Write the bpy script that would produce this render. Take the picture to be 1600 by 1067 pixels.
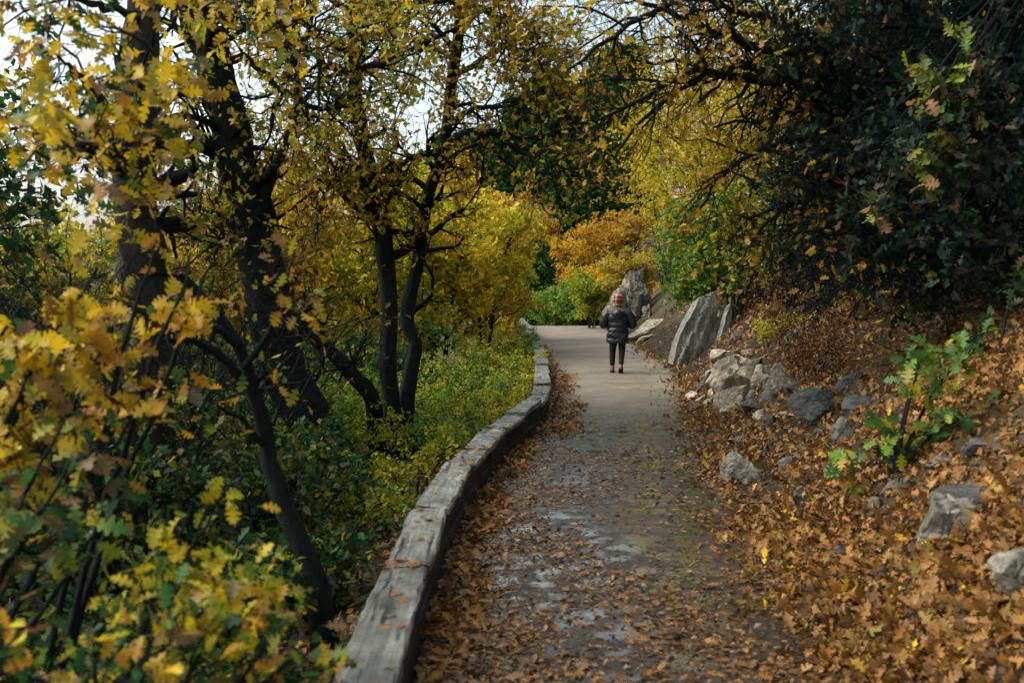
import bpy, math, random
import numpy as np
from mathutils import Vector, Matrix, Euler

# ------------------------------------------------------------------ camera, sky, sun, exposure
sc = bpy.context.scene
for o in list(bpy.data.objects):
    bpy.data.objects.remove(o, do_unlink=True)
C = sc.collection
F = 1556.0                                   # focal length in photo pixels (35 mm on a 36 mm sensor)
CAM_Z = 2.0
PITCH = math.atan((533.5 - 440.0) / F)       # horizon sits above the middle of the frame
cam = bpy.data.cameras.new('camera')
cam.lens = 35.0; cam.sensor_width = 36.0
cam.clip_start = 0.05; cam.clip_end = 2000
cam.dof.use_dof = True; cam.dof.focus_distance = 19.0; cam.dof.aperture_fstop = 2.2
camo = bpy.data.objects.new('camera', cam); C.objects.link(camo)
camo.location = (0, 0, CAM_Z); camo.rotation_euler = (math.pi / 2 - PITCH, 0, 0)
sc.camera = camo

SUN_EL, SUN_AZ = math.radians(46), math.radians(-84)   # azimuth from +Y towards +X: light comes from the valley on the left
SUN_DIR = np.array([math.sin(SUN_AZ) * math.cos(SUN_EL), math.cos(SUN_AZ) * math.cos(SUN_EL), math.sin(SUN_EL)])
w = bpy.data.worlds.new('World'); sc.world = w; w.use_nodes = True
nt = w.node_tree; nt.nodes.clear()
sky = nt.nodes.new('ShaderNodeTexSky'); sky.sky_type = 'NISHITA'; sky.sun_disc = False
sky.sun_elevation = SUN_EL; sky.sun_rotation = SUN_AZ
sky.air_density = 1.0; sky.dust_density = 4.0; sky.ozone_density = 1.0
hs = nt.nodes.new('ShaderNodeHueSaturation'); hs.inputs['Saturation'].default_value = 0.58; hs.inputs['Hue'].default_value = 0.452; hs.inputs['Value'].default_value = 1.0
bgn = nt.nodes.new('ShaderNodeBackground'); bgn.inputs['Strength'].default_value = 0.15
wo = nt.nodes.new('ShaderNodeOutputWorld')
nt.links.new(sky.outputs[0], hs.inputs['Color']); nt.links.new(hs.outputs[0], bgn.inputs['Color']); nt.links.new(bgn.outputs[0], wo.inputs['Surface'])
sl = bpy.data.lights.new('sun', 'SUN'); sl.energy = 1.1; sl.angle = math.radians(55); sl.color = (1.0, 0.95, 0.82)
so = bpy.data.objects.new('sun', sl); C.objects.link(so)
so.rotation_euler = Vector(SUN_DIR).to_track_quat('Z', 'Y').to_euler(); so.location = (-20, -20, 30)
vs = sc.view_settings
vs.view_transform = 'Standard'; vs.look = 'None'; vs.gamma = 1.0; vs.exposure = 0.95
try: vs.use_curve_mapping = False
except Exception: pass
sc.render.engine = 'CYCLES'
cy = sc.cycles
cy.max_bounces = 7; cy.diffuse_bounces = 4; cy.glossy_bounces = 2; cy.transmission_bounces = 4; cy.transparent_max_bounces = 4
cy.use_denoising = True
try: cy.denoiser = 'OPENIMAGEDENOISE'
except Exception: pass
cy.sample_clamp_indirect = 6.0
cy.caustics_reflective = False; cy.caustics_refractive = False

# ------------------------------------------------------------------ helpers
rng = np.random.default_rng(11)

def at(px, py, d):
    """Point at depth d (metres along +Y) on the sight line through photo pixel px,py."""
    u = (px - 800) / F; v = -(py - 533.5) / F
    cp, sp = math.cos(PITCH), math.sin(PITCH)
    dy = cp + v * sp; dz = -sp + v * cp
    k = d / dy
    return np.array([u * k, d, CAM_Z + dz * k])

def norm(a):
    return a / np.maximum(np.linalg.norm(a, axis=-1, keepdims=True), 1e-9)

def project(P):
    """photo pixels and depth of world points (used to pick the nearest visible leaves as single objects)"""
    cp, sp = math.cos(PITCH), math.sin(PITCH)
    y = P[:, 1]; z = P[:, 2] - CAM_Z
    d = y * cp - z * sp; v = y * sp + z * cp
    dd = np.maximum(d, .05)
    return 800 + F * P[:, 0] / dd, 533.5 - F * v / dd, d

def tag(o, label=None, cat=None, group=None, kind=None):
    if label: o['label'] = label
    if cat: o['category'] = cat
    if group: o['group'] = group
    if kind: o['kind'] = kind
    return o

def empty(name, loc, label=None, cat=None, group=None):
    o = bpy.data.objects.new(name, None); o.empty_display_size = .1
    C.objects.link(o); o.location = tuple(loc)
    return tag(o, label, cat, group)

def mesh_np(name, V, T, cols=None, smooth=False):
    """mesh from numpy vertices and triangles (or quads), with an optional colour per vertex"""
    V = np.ascontiguousarray(V, dtype=np.float32).reshape(-1, 3); T = np.ascontiguousarray(T, dtype=np.int32)
    me = bpy.data.meshes.new(name)
    k = T.shape[1]; n = len(T)
    me.vertices.add(len(V)); me.vertices.foreach_set('co', V.ravel())
    me.loops.add(n * k); me.loops.foreach_set('vertex_index', T.ravel())
    me.polygons.add(n); me.polygons.foreach_set('loop_start', np.arange(0, n * k, k, dtype=np.int32))
    try: me.polygons.foreach_set('loop_total', np.full(n, k, dtype=np.int32))
    except Exception: pass
    if cols is not None:
        c = np.ones((len(V), 4), dtype=np.float32); c[:, :3] = cols.reshape(-1, 3)
        a = me.attributes.new('col', 'FLOAT_COLOR', 'POINT'); a.data.foreach_set('color', c.ravel())
    me.update(calc_edges=True)
    if smooth: me.polygons.foreach_set('use_smooth', np.ones(n, dtype=bool))
    return me

def obj(name, me, mat=None, parent=None, loc=None):
    if mat is not None and len(me.materials) == 0: me.materials.append(mat)
    o = bpy.data.objects.new(name, me); C.objects.link(o)
    if parent is not None: o.parent = parent
    if loc is not None: o.location = tuple(loc)
    return o

# ---- materials
def M(name):
    m = bpy.data.materials.new(name); m.use_nodes = True
    t = m.node_tree; b = t.nodes['Principled BSDF']
    return m, t, b

def N(t, typ, **kw):
    n = t.nodes.new(typ)
    for k, v in kw.items():
        if k in n.inputs: n.inputs[k].default_value = v
        else: setattr(n, k, v)
    return n

def ramp(t, src, stops):
    r = t.nodes.new('ShaderNodeValToRGB')
    e = r.color_ramp.elements
    while len(e) < len(stops): e.new(0.5)
    for q, (p, c) in zip(e, stops):
        q.position = p; q.color = (*c, 1) if len(c) == 3 else c
    t.links.new(src, r.inputs[0]); return r

def mixc(t, fac, a, b):
    m = t.nodes.new('ShaderNodeMix'); m.data_type = 'RGBA'
    for s, v in ((m.inputs[0], fac), (m.inputs[6], a), (m.inputs[7], b)):
        if hasattr(v, 'links') or hasattr(v, 'is_linked'): t.links.new(v, s)
        else: s.default_value = (*v, 1) if isinstance(v, tuple) else v
    return m.outputs[2]

def bump(t, b, h, strength=.4, dist=.02):
    n = N(t, 'ShaderNodeBump'); n.inputs['Strength'].default_value = strength; n.inputs['Distance'].default_value = dist
    t.links.new(h, n.inputs['Height']); t.links.new(n.outputs[0], b.inputs['Normal'])

def coords(t, scale, kind='Object'):
    tc = t.nodes.new('ShaderNodeTexCoord'); mp = t.nodes.new('ShaderNodeMapping')
    mp.inputs['Scale'].default_value = scale if isinstance(scale, tuple) else (scale,) * 3
    t.links.new(tc.outputs[kind], mp.inputs[0]); return mp.outputs[0]

def noise(t, vec, scale, detail=5, rough=.6):
    n = N(t, 'ShaderNodeTexNoise', Scale=scale, Detail=detail, Roughness=rough)
    t.links.new(vec, n.inputs['Vector']); return n.outputs[0]

def leaf_material(name, trans=.4, rough=.55, spec=.35, gain=1.0):
    m, t, b = M(name)
    a = N(t, 'ShaderNodeAttribute', attribute_name='col')
    b.inputs['Roughness'].default_value = rough; b.inputs['Specular IOR Level'].default_value = spec
    t.links.new(a.outputs['Color'], b.inputs['Base Color'])
    if trans > 0:
        tr = t.nodes.new('ShaderNodeBsdfTranslucent'); mx = t.nodes.new('ShaderNodeMixShader'); mx.inputs[0].default_value = trans
        t.links.new(a.outputs['Color'], tr.inputs[0])
        t.links.new(b.outputs[0], mx.inputs[1]); t.links.new(tr.outputs[0], mx.inputs[2])
        t.links.new(mx.outputs[0], t.nodes['Material Output'].inputs[0])
    return m
LEAF = leaf_material('oak_leaf', .42)
DRY = leaf_material('dry_leaf', .12, .6, .3)
WETLEAF = leaf_material('wet_leaf', .05, .32, .5)
NEEDLE = leaf_material('needle', .12, .85, .08)

def bark_material(name, c0, c1, sc_=1.0):
    m, t, b = M(name)
    v = coords(t, (9 * sc_, 9 * sc_, 2.2 * sc_))
    n1 = noise(t, v, 3, 8, .7); v2 = coords(t, 2.0); n2 = noise(t, v2, 2, 4)
    r = ramp(t, n1, [(.3, c0), (.7, c1)])
    o = mixc(t, ramp(t, n2, [(.55, (0, 0, 0)), (.75, (.6, .6, .6))]).outputs[0], r.outputs[0], (.03, .038, .027))
    t.links.new(o, b.inputs['Base Color']); b.inputs['Roughness'].default_value = .9; b.inputs['Specular IOR Level'].default_value = .12
    bump(t, b, n1, .9, .03); return m
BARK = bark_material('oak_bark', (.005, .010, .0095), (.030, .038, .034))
BARK_LIT = bark_material('lit_grey_oak_bark', (.012, .014, .012), (.085, .08, .062), 1.4)  # lighter oak bark: light on the left trunk put into the colour
TWIG = bark_material('twig_bark', (.007, .012, .0115), (.018, .024, .022))

def simple(name, col, rough=.7, spec=.4, nscale=None, var=.3, bstr=.3):
    m, t, b = M(name); b.inputs['Roughness'].default_value = rough; b.inputs['Specular IOR Level'].default_value = spec
    if nscale:
        n = noise(t, coords(t, 1.0), nscale, 6)
        r = ramp(t, n, [(.25, tuple(c * (1 - var) for c in col)), (.75, tuple(min(1, c * (1 + var)) for c in col))])
        t.links.new(r.outputs[0], b.inputs['Base Color']); bump(t, b, n, bstr, .01)
    else: b.inputs['Base Color'].default_value = (*col, 1)
    return m

def rock_material(name, dark, mid, light, lichen=None, stri=None):
    m, t, b = M(name)
    tc = t.nodes.new('ShaderNodeTexCoord'); oi = t.nodes.new('ShaderNodeObjectInfo')
    ad = t.nodes.new('ShaderNodeVectorMath'); ad.operation = 'ADD'
    ml = t.nodes.new('ShaderNodeMath'); ml.operation = 'MULTIPLY'; ml.inputs[1].default_value = 40
    t.links.new(oi.outputs['Random'], ml.inputs[0]); t.links.new(tc.outputs['Object'], ad.inputs[0]); t.links.new(ml.outputs[0], ad.inputs[1])
    mp = t.nodes.new('ShaderNodeMapping'); t.links.new(ad.outputs[0], mp.inputs[0])
    if stri: mp.inputs['Scale'].default_value = stri
    n1 = noise(t, mp.outputs[0], 4, 9, .68); n2 = noise(t, ad.outputs[0], 14, 6, .7); n3 = noise(t, ad.outputs[0], 1.7, 3)
    r = ramp(t, n1, [(.34, dark), (.47, mid), (.64, light)])
    o = mixc(t, ramp(t, n2, [(.46, (0, 0, 0)), (.62, (.8, .8, .8))]).outputs[0], r.outputs[0], dark)
    n4 = noise(t, ad.outputs[0], 60, 4, .7); o = mixc(t, ramp(t, n4, [(.5, (0, 0, 0)), (.6, (.5, .5, .5))]).outputs[0], o, mid)
    if lichen: o = mixc(t, ramp(t, n3, [(.52, (0, 0, 0)), (.66, (.7, .7, .7))]).outputs[0], o, lichen)
    t.links.new(o, b.inputs['Base Color']); b.inputs['Roughness'].default_value = .82; b.inputs['Specular IOR Level'].default_value = .3
    vo = N(t, 'ShaderNodeTexVoronoi', Scale=5.0); vo.feature = 'DISTANCE_TO_EDGE'; t.links.new(mp.outputs[0], vo.inputs['Vector'])
    cr = ramp(t, vo.outputs['Distance'], [(0, (0, 0, 0)), (.06, (1, 1, 1))]).outputs[0]
    mm = t.nodes.new('ShaderNodeMath'); mm.operation = 'MULTIPLY_ADD'; mm.inputs[1].default_value = .25; t.links.new(cr, mm.inputs[0]); t.links.new(n1, mm.inputs[2])
    bump(t, b, mm.outputs[0], .8, .04); return m
ROCK_GREY = rock_material('grey_rock', (.045, .045, .037), (.15, .142, .115), (.28, .265, .215), (.10, .105, .06))
ROCK_TAN = rock_material('tan_rock', (.12, .10, .07), (.42, .36, .26), (.62, .55, .42), (.28, .25, .17))
ROCK_BUFF = rock_material('buff_rock', (.05, .05, .04), (.21, .20, .155), (.40, .375, .295), (.12, .125, .08))
ROCK_DARK = rock_material('dark_rock', (.025, .03, .028), (.07, .075, .068), (.15, .15, .13), (.04, .055, .035))
ROCK_SLAB = rock_material('slab_rock', (.075, .078, .062), (.20, .20, .165), (.38, .37, .31), (.13, .145, .09), (3.5, 3.5, .5))

# ------------------------------------------------------------------ terrain shape
XLY = [-6, 0, 4, 5.6, 6.8, 8.5, 10.5, 12.3, 14, 16, 18.7, 24, 31.5, 38.8, 46, 70]
XLX = [-.48, -.48, -.48, -.49, -.47, -.38, -.165, .18, .46, .62, .70, .77, .81, .64, .5, .2]
XRY = [-6, 0, 5, 8.6, 13, 15.6, 20.7, 23, 30, 39, 44, 70]
XRX = [1.45, 1.5, 1.59, 1.89, 2.34, 2.65, 3.35, 3.6, 3.75, 3.85, 3.96, 4.4]
WALL_W = .235; WALL_H = .36
def xl(y): return np.interp(y, XLY, XLX)
def xr(y): return np.interp(y, XRY, XRX)
def lump(x, y):
    return (np.sin(x * 1.7 + y * .9) * .5 + np.sin(x * .8 - y * 1.3 + 2) * .6 + np.sin(x * 3.1 + 1.3 * y + 1) * .22 + np.sin(-2.3 * x + 3.7 * y) * .2)
def zpath(y):
    y = np.asarray(y, float)
    e = np.clip(y - 44, 0, 40)
    return -(.10 * e * np.clip(e / 6, 0, 1)) * np.clip((62 - y) / 18 + 1, 0, 1)
def gz(x, y):
    x = np.asarray(x, float); y = np.asarray(y, float)
    base = zpath(y)
    er = np.maximum(x - xr(y), 0)
    sl_ = .82 + .08 * np.sin(y * .35 + 1)
    bank = np.where(er < .5, .22 * er ** 1.5, .078 + sl_ * (er - .5))
    bank = np.where(er > 9, .078 + sl_ * 8.5 + (er - 9) * .25, bank)
    fade = np.clip((62 - y) / 16, .15, 1)
    zr = bank * fade + lump(x, y) * .09 * np.clip(er / 1.2, 0, 1)
    el = np.maximum(xl(y) - WALL_W - x, 0)
    left = -np.where(el < 9, .30 * el, 2.7 + (el - 9) * .12) + lump(x, y) * .08 * np.clip(el, 0, 1)
    left = left - .10 * np.clip(el * 4, 0, 1)
    hill = np.clip(y - 62, 0, 200)
    hillz = 9 * (1 - np.exp(-.36 * hill * np.clip(hill / 12, 0, 1) / 9)) + lump(x * .2, y * .2) * .6 * np.clip(hill / 10, 0, 1)
    hillz = hillz * np.clip((x + 22) / 16, .05, 1)
    inpath = (x <= xr(y)) & (x >= xl(y) - WALL_W)
    return np.where(inpath, base - .03, base + np.where(x > xr(y), zr, left)) + hillz
def gnormal(x, y, e=.05):
    dx = (gz(x + e, y) - gz(x - e, y)) / (2 * e); dy = (gz(x, y + e) - gz(x, y - e)) / (2 * e)
    return norm(np.stack([-dx, -dy, np.ones_like(dx)], -1))
def hit(px, py):
    """where the sight line through a photo pixel meets the terrain"""
    ds = 2.5 * 1.004 ** np.arange(1040); p = at(px, py, 1.0); q = np.stack([p[0] * ds, ds, CAM_Z + (p[2] - CAM_Z) * ds], -1)
    k = np.nonzero(q[:, 2] <= gz(q[:, 0], q[:, 1]))[0]
    return q[k[0]] if len(k) else at(px, py, 60)

# ---- ground sheet
def build_ground():
    xs = np.unique(np.concatenate([np.linspace(-220, -24, 30), np.linspace(-24, -6, 46), np.linspace(-6, 9, 151), np.linspace(9, 24, 40), np.linspace(24, 220, 30)]))
    ys = np.unique(np.concatenate([np.linspace(-30, 2, 20), np.linspace(2, 26, 170), np.linspace(26, 62, 90), np.linspace(62, 150, 60), np.linspace(150, 600, 20)]))
    X, Y = np.meshgrid(xs, ys); Z = gz(X, Y)
    r = np.random.default_rng(3)
    Z = Z + r.normal(0, .012, Z.shape) * ((X < xl(Y) - .4) | (X > xr(Y) + .1))
    nx, ny = len(xs), len(ys)
    i = np.arange(nx * ny).reshape(ny, nx)
    q = np.stack([i[:-1, :-1], i[:-1, 1:], i[1:, 1:], i[1:, :-1]], -1).reshape(-1, 4)
    m, t, b = M('forest_soil')
    v = coords(t, 1.0); n1 = noise(t, v, 3.5, 8, .7); n2 = noise(t, v, .35, 4)
    r1 = ramp(t, n1, [(.3, (.014, .012, .010)), (.55, (.034, .026, .018)), (.75, (.07, .05, .03))])
    o = mixc(t, ramp(t, n2, [(.45, (0, 0, 0)), (.65, (1, 1, 1))]).outputs[0], r1.outputs[0], mixc(t, n1, (.03, .032, .018), (.13, .10, .05)))
    t.links.new(o, b.inputs['Base Color']); b.inputs['Roughness'].default_value = .95; b.inputs['Specular IOR Level'].default_value = .2
    bump(t, b, n1, 1.0, .06)
    g = obj('ground', mesh_np('ground', np.stack([X, Y, Z], -1).reshape(-1, 3), q, smooth=True), m)
    tag(g, 'leaf strewn soil bank and wooded slope on both sides of the path', 'ground', kind='structure'); return g
GROUND = build_ground()

# ---- path
def build_path():
    ys = np.concatenate([np.linspace(-6, 26, 130), np.linspace(26.5, 60, 60)])
    k = 17; s = np.linspace(0, 1, k)
    a = xl(ys) - .05; b_ = xr(ys) + .25 + .10 * np.sin(ys * 2.1) + .06 * np.sin(ys * 5.3)
    X = a[:, None] + (b_ - a)[:, None] * s[None]; Y = np.repeat(ys[:, None], k, 1)
    Z = zpath(Y) + .02 * (1 - (2 * s[None] - 1) ** 2) + .006 * np.sin(X * 3 + Y * 2.3) + .005 * np.sin(Y * 4.1 - X * 5)
    Z[:, -1] -= .07; Z[:, 0] -= .02
    i = np.arange(k * len(ys)).reshape(len(ys), k)
    q = np.stack([i[:-1, :-1], i[:-1, 1:], i[1:, 1:], i[1:, :-1]], -1).reshape(-1, 4)
    m, t, b = M('wet_asphalt')
    v = coords(t, 1.0); vs_ = coords(t, (1.0, 1.35, 1.0))
    grit = noise(t, v, 90, 3, .6); blot = noise(t, v, 1.3, 6, .65); pud = noise(t, vs_, 3.6, 8, .62); film = noise(t, v, 14, 6, .7)
    sx = t.nodes.new('ShaderNodeSeparateXYZ'); t.links.new(v, sx.inputs[0])
    mr = N(t, 'ShaderNodeMapRange'); mr.inputs[1].default_value = 13; mr.inputs[2].default_value = 19; mr.inputs[3].default_value = 0; mr.inputs[4].default_value = 1
    ad = t.nodes.new('ShaderNodeMath'); ad.operation = 'MULTIPLY_ADD'; ad.inputs[1].default_value = 5.0
    t.links.new(blot, ad.inputs[0]); sb = t.nodes.new('ShaderNodeMath'); sb.operation = 'SUBTRACT'; sb.inputs[1].default_value = 2.5
    t.links.new(sx.outputs[1], sb.inputs[0]); t.links.new(sb.outputs[0], ad.inputs[2]); t.links.new(ad.outputs[0], mr.inputs[0])
    dryc = ramp(t, film, [(.3, (.17, .145, .105)), (.7, (.32, .275, .205))]).outputs[0]
    wetc = ramp(t, film, [(.3, (.020, .015, .010)), (.7, (.060, .045, .029))]).outputs[0]
    dryc = mixc(t, ramp(t, noise(t, v, .9, 7, .7), [(.42, (0, 0, 0)), (.62, (.75, .75, .75))]).outputs[0], dryc, (.13, .108, .075))
    base = mixc(t, mr.outputs[0], wetc, dryc)
    base = mixc(t, ramp(t, grit, [(.35, (.35, .35, .35)), (.55, (0, 0, 0))]).outputs[0], base, (.03, .03, .026))
    t.links.new(base, b.inputs['Base Color'])
    wr = ramp(t, pud, [(.46, (.55, .55, .55)), (.56, (.06, .06, .06))]).outputs[0]
    rr = mixc(t, mr.outputs[0], wr, (.75, .75, .75))
    t.links.new(rr, b.inputs['Roughness']); b.inputs['Specular IOR Level'].default_value = .5
    pm_ = ramp(t, pud, [(.48, (0, 0, 0)), (.56, (1, 1, 1))]).outputs[0]; cw = mixc(t, mr.outputs[0], pm_, (0, 0, 0))
    t.links.new(cw, b.inputs['Coat Weight']); b.inputs['Coat Roughness'].default_value = .16; b.inputs['Coat IOR'].default_value = 1.4
    hb = t.nodes.new('ShaderNodeMath'); hb.operation = 'MULTIPLY'; t.links.new(grit, hb.inputs[0]); t.links.new(rr, hb.inputs[1])
    bump(t, b, hb.outputs[0], .5, .012)
    p = obj('path', mesh_np('path', np.stack([X, Y, Z], -1).reshape(-1, 3), q, smooth=True), m)
    return tag(p, 'asphalt footpath, wet nearby and dry towards its crest', 'path', kind='structure')
PATH = build_path()
def path_joint(y0, wid):
    xs = np.linspace(float(xl(y0)) + .05, float(xr(y0)) + .05, 24); r = np.random.default_rng(int(y0 * 10)); yy = y0 + np.cumsum(r.normal(0, .006, 24)); V = []
    for x, y in zip(xs, yy):
        s_ = (x - float(xl(y0))) / (float(xr(y0)) - float(xl(y0)) + .3); z = float(zpath(y)) + .02 * (1 - (2 * s_ - 1) ** 2) + .006 * math.sin(x * 3 + y * 2.3) + .005 * math.sin(y * 4.1 - x * 5) + .004
        V += [(x, y - wid / 2, z), (x, y + wid / 2, z)]
    obj('expansion_joint', mesh_np('expansion_joint', np.array(V), np.array([(2 * i, 2 * i + 2, 2 * i + 3, 2 * i + 1) for i in range(23)])), simple('joint_tar', (.045, .04, .032), .9), PATH)
for y0, wid in ((25.9, .035), (19.3, .02), (33.5, .04)): path_joint(y0, wid)

# ------------------------------------------------------------------ leaves
def half_outline(pts):
    """(w,t) outline of one side of a leaf -> template vertices (w,t) and triangles"""
    n = len(pts); V = []; T = []
    for wv, tv in pts: V.append((0, min(tv, 1.0)))
    for s in (1, -1):
        o = len(V)
        for wv, tv in pts: V.append((s * wv, tv))
        for i in range(n - 1):
            q = (i, i + 1, o + i + 1, o + i)
            for tri in ((q[0], q[1], q[2]), (q[0], q[2], q[3])):
                T.append(tri if s < 0 else tri[::-1])
    return np.array(V, float), np.array(T, np.int32)
HI = half_outline([(.010, -.22), (.012, 0), (.05, .07), (.14, .15), (.23, .21), (.25, .27), (.10, .31), (.08, .35), (.20, .40), (.35, .48), (.38, .54), (.33, .575), (.11, .59), (.10, .63), (.22, .68), (.32, .75), (.31, .81), (.13, .83), (.12, .86), (.18, .92), (.11, .98), (0, 1.0)])
MID = half_outline([(.012, -.1), (.04, .03), (.24, .23), (.08, .32), (.37, .52), (.11, .60), (.31, .78), (.13, .84), (.12, .96), (0, 1.0)])
LO = (np.array([(0, 0), (.22, .28), (.08, .36), (.30, .66), (.05, .9), (0, 1), (-.05, .9), (-.30, .66), (-.08, .36), (-.22, .28)], float),
      np.array([(0, 2, 1), (2, 4, 3), (0, 9, 8), (8, 7, 6), (0, 8, 2), (2, 8, 6), (2, 6, 4), (4, 6, 5)], np.int32))
LO2 = (np.array([(0, 0), (.20, .20), (.08, .30), (.34, .50), (.10, .58), (.29, .78), (.10, .86), (0, 1), (-.10, .86), (-.29, .78), (-.10, .58), (-.34, .50), (-.08, .30), (-.20, .20)], float),
       np.array([(0, 2, 1), (2, 4, 3), (4, 6, 5), (0, 13, 12), (12, 11, 10), (10, 9, 8), (0, 12, 2), (2, 12, 10), (2, 10, 4), (4, 10, 8), (4, 8, 6), (6, 8, 7)], np.int32))
TINY = (np.array([(0, 0), (.28, .55), (0, 1), (-.28, .55)], float), np.array([(0, 2, 1), (0, 3, 2)], np.int32))
NEED = (np.array([(-.06, 0), (.06, .1), (0, 1)], float), np.array([(0, 1, 2)], np.int32))
TPL = {'hi': HI, 'mid': MID, 'lo': LO, 'lo2': LO2, 'tiny': TINY, 'need': NEED}

PAL = {'green': (.045, .15, .03), 'dgreen': (.018, .06, .022), 'lgreen': (.15, .31, .03), 'ygreen': (.38, .42, .02), 'yellow': (.80, .57, .018),
       'gold': (.66, .42, .015), 'orange': (.50, .235, .022), 'brown': (.19, .09, .035), 'tan': (.34, .19, .08), 'dbrown': (.075, .04, .02),
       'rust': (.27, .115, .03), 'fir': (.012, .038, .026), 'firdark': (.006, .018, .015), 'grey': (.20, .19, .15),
       'ground_tan': (.34, .175, .04), 'ground_brown': (.19, .09, .025), 'ground_dark': (.07, .036, .014), 'ground_rust': (.32, .135, .022), 'ground_pale': (.42, .25, .085)}
def palette(mix, n, r, jit=.25):
    ks = list(mix); p = np.array([mix[k] for k in ks], float); p /= p.sum()
    A = np.array([PAL[k] for k in ks])
    c = A[r.choice(len(ks), n, p=p)]; d = A[r.choice(len(ks), n, p=p)]
    f = r.uniform(0, .4, (n, 1))
    c = c * (1 - f) + d * f
    return c * r.uniform(1 - jit, 1 + jit, (n, 1)), d

def leaf_arrays(P, D, U, S, c1, c2, lod, r, curl=(-.2, .5), fold=(.05, .45)):
    tpl, tri = TPL[lod]
    D = norm(D); X = norm(np.cross(D, U)); Nn = np.cross(X, D)
    n = len(P); V = len(tpl); wv = tpl[:, 0]; tv = tpl[:, 1]
    fo = r.uniform(*fold, n); cu = r.uniform(*curl, n); tw = r.uniform(-.35, .35, n); wi = r.uniform(.8, 1.15, n)
    zz = fo[:, None] * np.abs(wv)[None] - cu[:, None] * (tv[None] ** 2) + tw[:, None] * wv[None] * tv[None]
    ww = wv[None] * wi[:, None]
    S_ = S[:, None, None]
    verts = P[:, None] + S_ * (ww[..., None] * X[:, None] + tv[None, :, None] * D[:, None] + zz[..., None] * Nn[:, None])
    faces = (tri[None] + (np.arange(n) * V)[:, None, None]).reshape(-1, 3)
    ph = r.uniform(0, 6.28, (n, 1)); e = np.clip(.15 + .75 * np.abs(wv)[None] * 2.2 + .3 * np.sin(tv[None] * 5 + ph), 0, 1) * r.uniform(0, 1, (n, 1))
    cols = c1[:, None] * (1 - e[..., None]) + c2[:, None] * e[..., None]
    return verts.reshape(-1, 3), faces, cols.reshape(-1, 3)

def leaf_variants(mix, r, n=24, lod='hi', **kw):
    out = []
    for i in range(n):
        c1, c2 = palette(mix, 1, r)
        V, T, c = leaf_arrays(np.zeros((1, 3)), np.array([[0, 1., 0]]), np.array([[0, 0, 1.]]), np.ones(1), c1, c2, lod, r, **kw)
        out.append(mesh_np('leaf', V, T, c))
    return out

def single_leaves(parent, origin, P, D, U, S, meshes, mat, r):
    D = norm(D); X = norm(np.cross(D, U)); Nn = np.cross(X, D)
    for i in range(len(P)):
        me = meshes[int(r.integers(len(meshes)))]
        o = obj('leaf', me, mat, parent)
        s = float(S[i]); m = Matrix.Identity(4)
        for a, v in enumerate((X[i], D[i], Nn[i])):
            for q in range(3): m[q][a] = float(v[q]) * s
        p = P[i] - origin
        m.translation = Vector((float(p[0]), float(p[1]), float(p[2])))
        o.matrix_basis = m

# ------------------------------------------------------------------ branches
def spline(pts, k):
    """Catmull-Rom through pts resampled to k points"""
    p = np.asarray(pts, float); p = np.vstack([2 * p[0] - p[1], p, 2 * p[-1] - p[-2]])
    n = len(p) - 3; out = []
    for u in np.linspace(0, n - 1e-6, k):
        i = int(u); f = u - i; a, b, c, d = p[i], p[i + 1], p[i + 2], p[i + 3]
        out.append(.5 * ((2 * b) + (-a + c) * f + (2 * a - 5 * b + 4 * c - d) * f * f + (-a + 3 * b - 3 * c + d) * f ** 3))
    return np.array(out)

def tubes(P, R, sides):
    """(M,K,3) centre lines and (M,K) radii -> verts, tris"""
    P = np.asarray(P, float); m, k = P.shape[:2]
    T = np.empty_like(P); T[:, 1:-1] = P[:, 2:] - P[:, :-2]; T[:, 0] = P[:, 1] - P[:, 0]; T[:, -1] = P[:, -1] - P[:, -2]
    T = norm(T); ref = np.where(np.abs(T[:, :1, 2:3]) < .8, np.array([0, 0, 1.]), np.array([1., 0, 0]))
    A = norm(np.cross(T, np.broadcast_to(ref, T.shape))); B = np.cross(T, A)
    an = np.linspace(0, 2 * np.pi, sides, endpoint=False)
    V = P[:, :, None] + R[:, :, None, None] * (np.cos(an)[None, None, :, None] * A[:, :, None] + np.sin(an)[None, None, :, None] * B[:, :, None])
    i = np.arange(k - 1)[:, None] * sides; j = np.arange(sides)[None]; j2 = (j + 1) % sides
    a, b, c, d = i + j, i + j2, i + sides + j2, i + sides + j
    tri = np.concatenate([np.stack([a, b, c], -1).reshape(-1, 3), np.stack([a, c, d], -1).reshape(-1, 3)])
    F_ = (tri[None] + (np.arange(m) * k * sides)[:, None, None]).reshape(-1, 3)
    return V.reshape(-1, 3), F_

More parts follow.
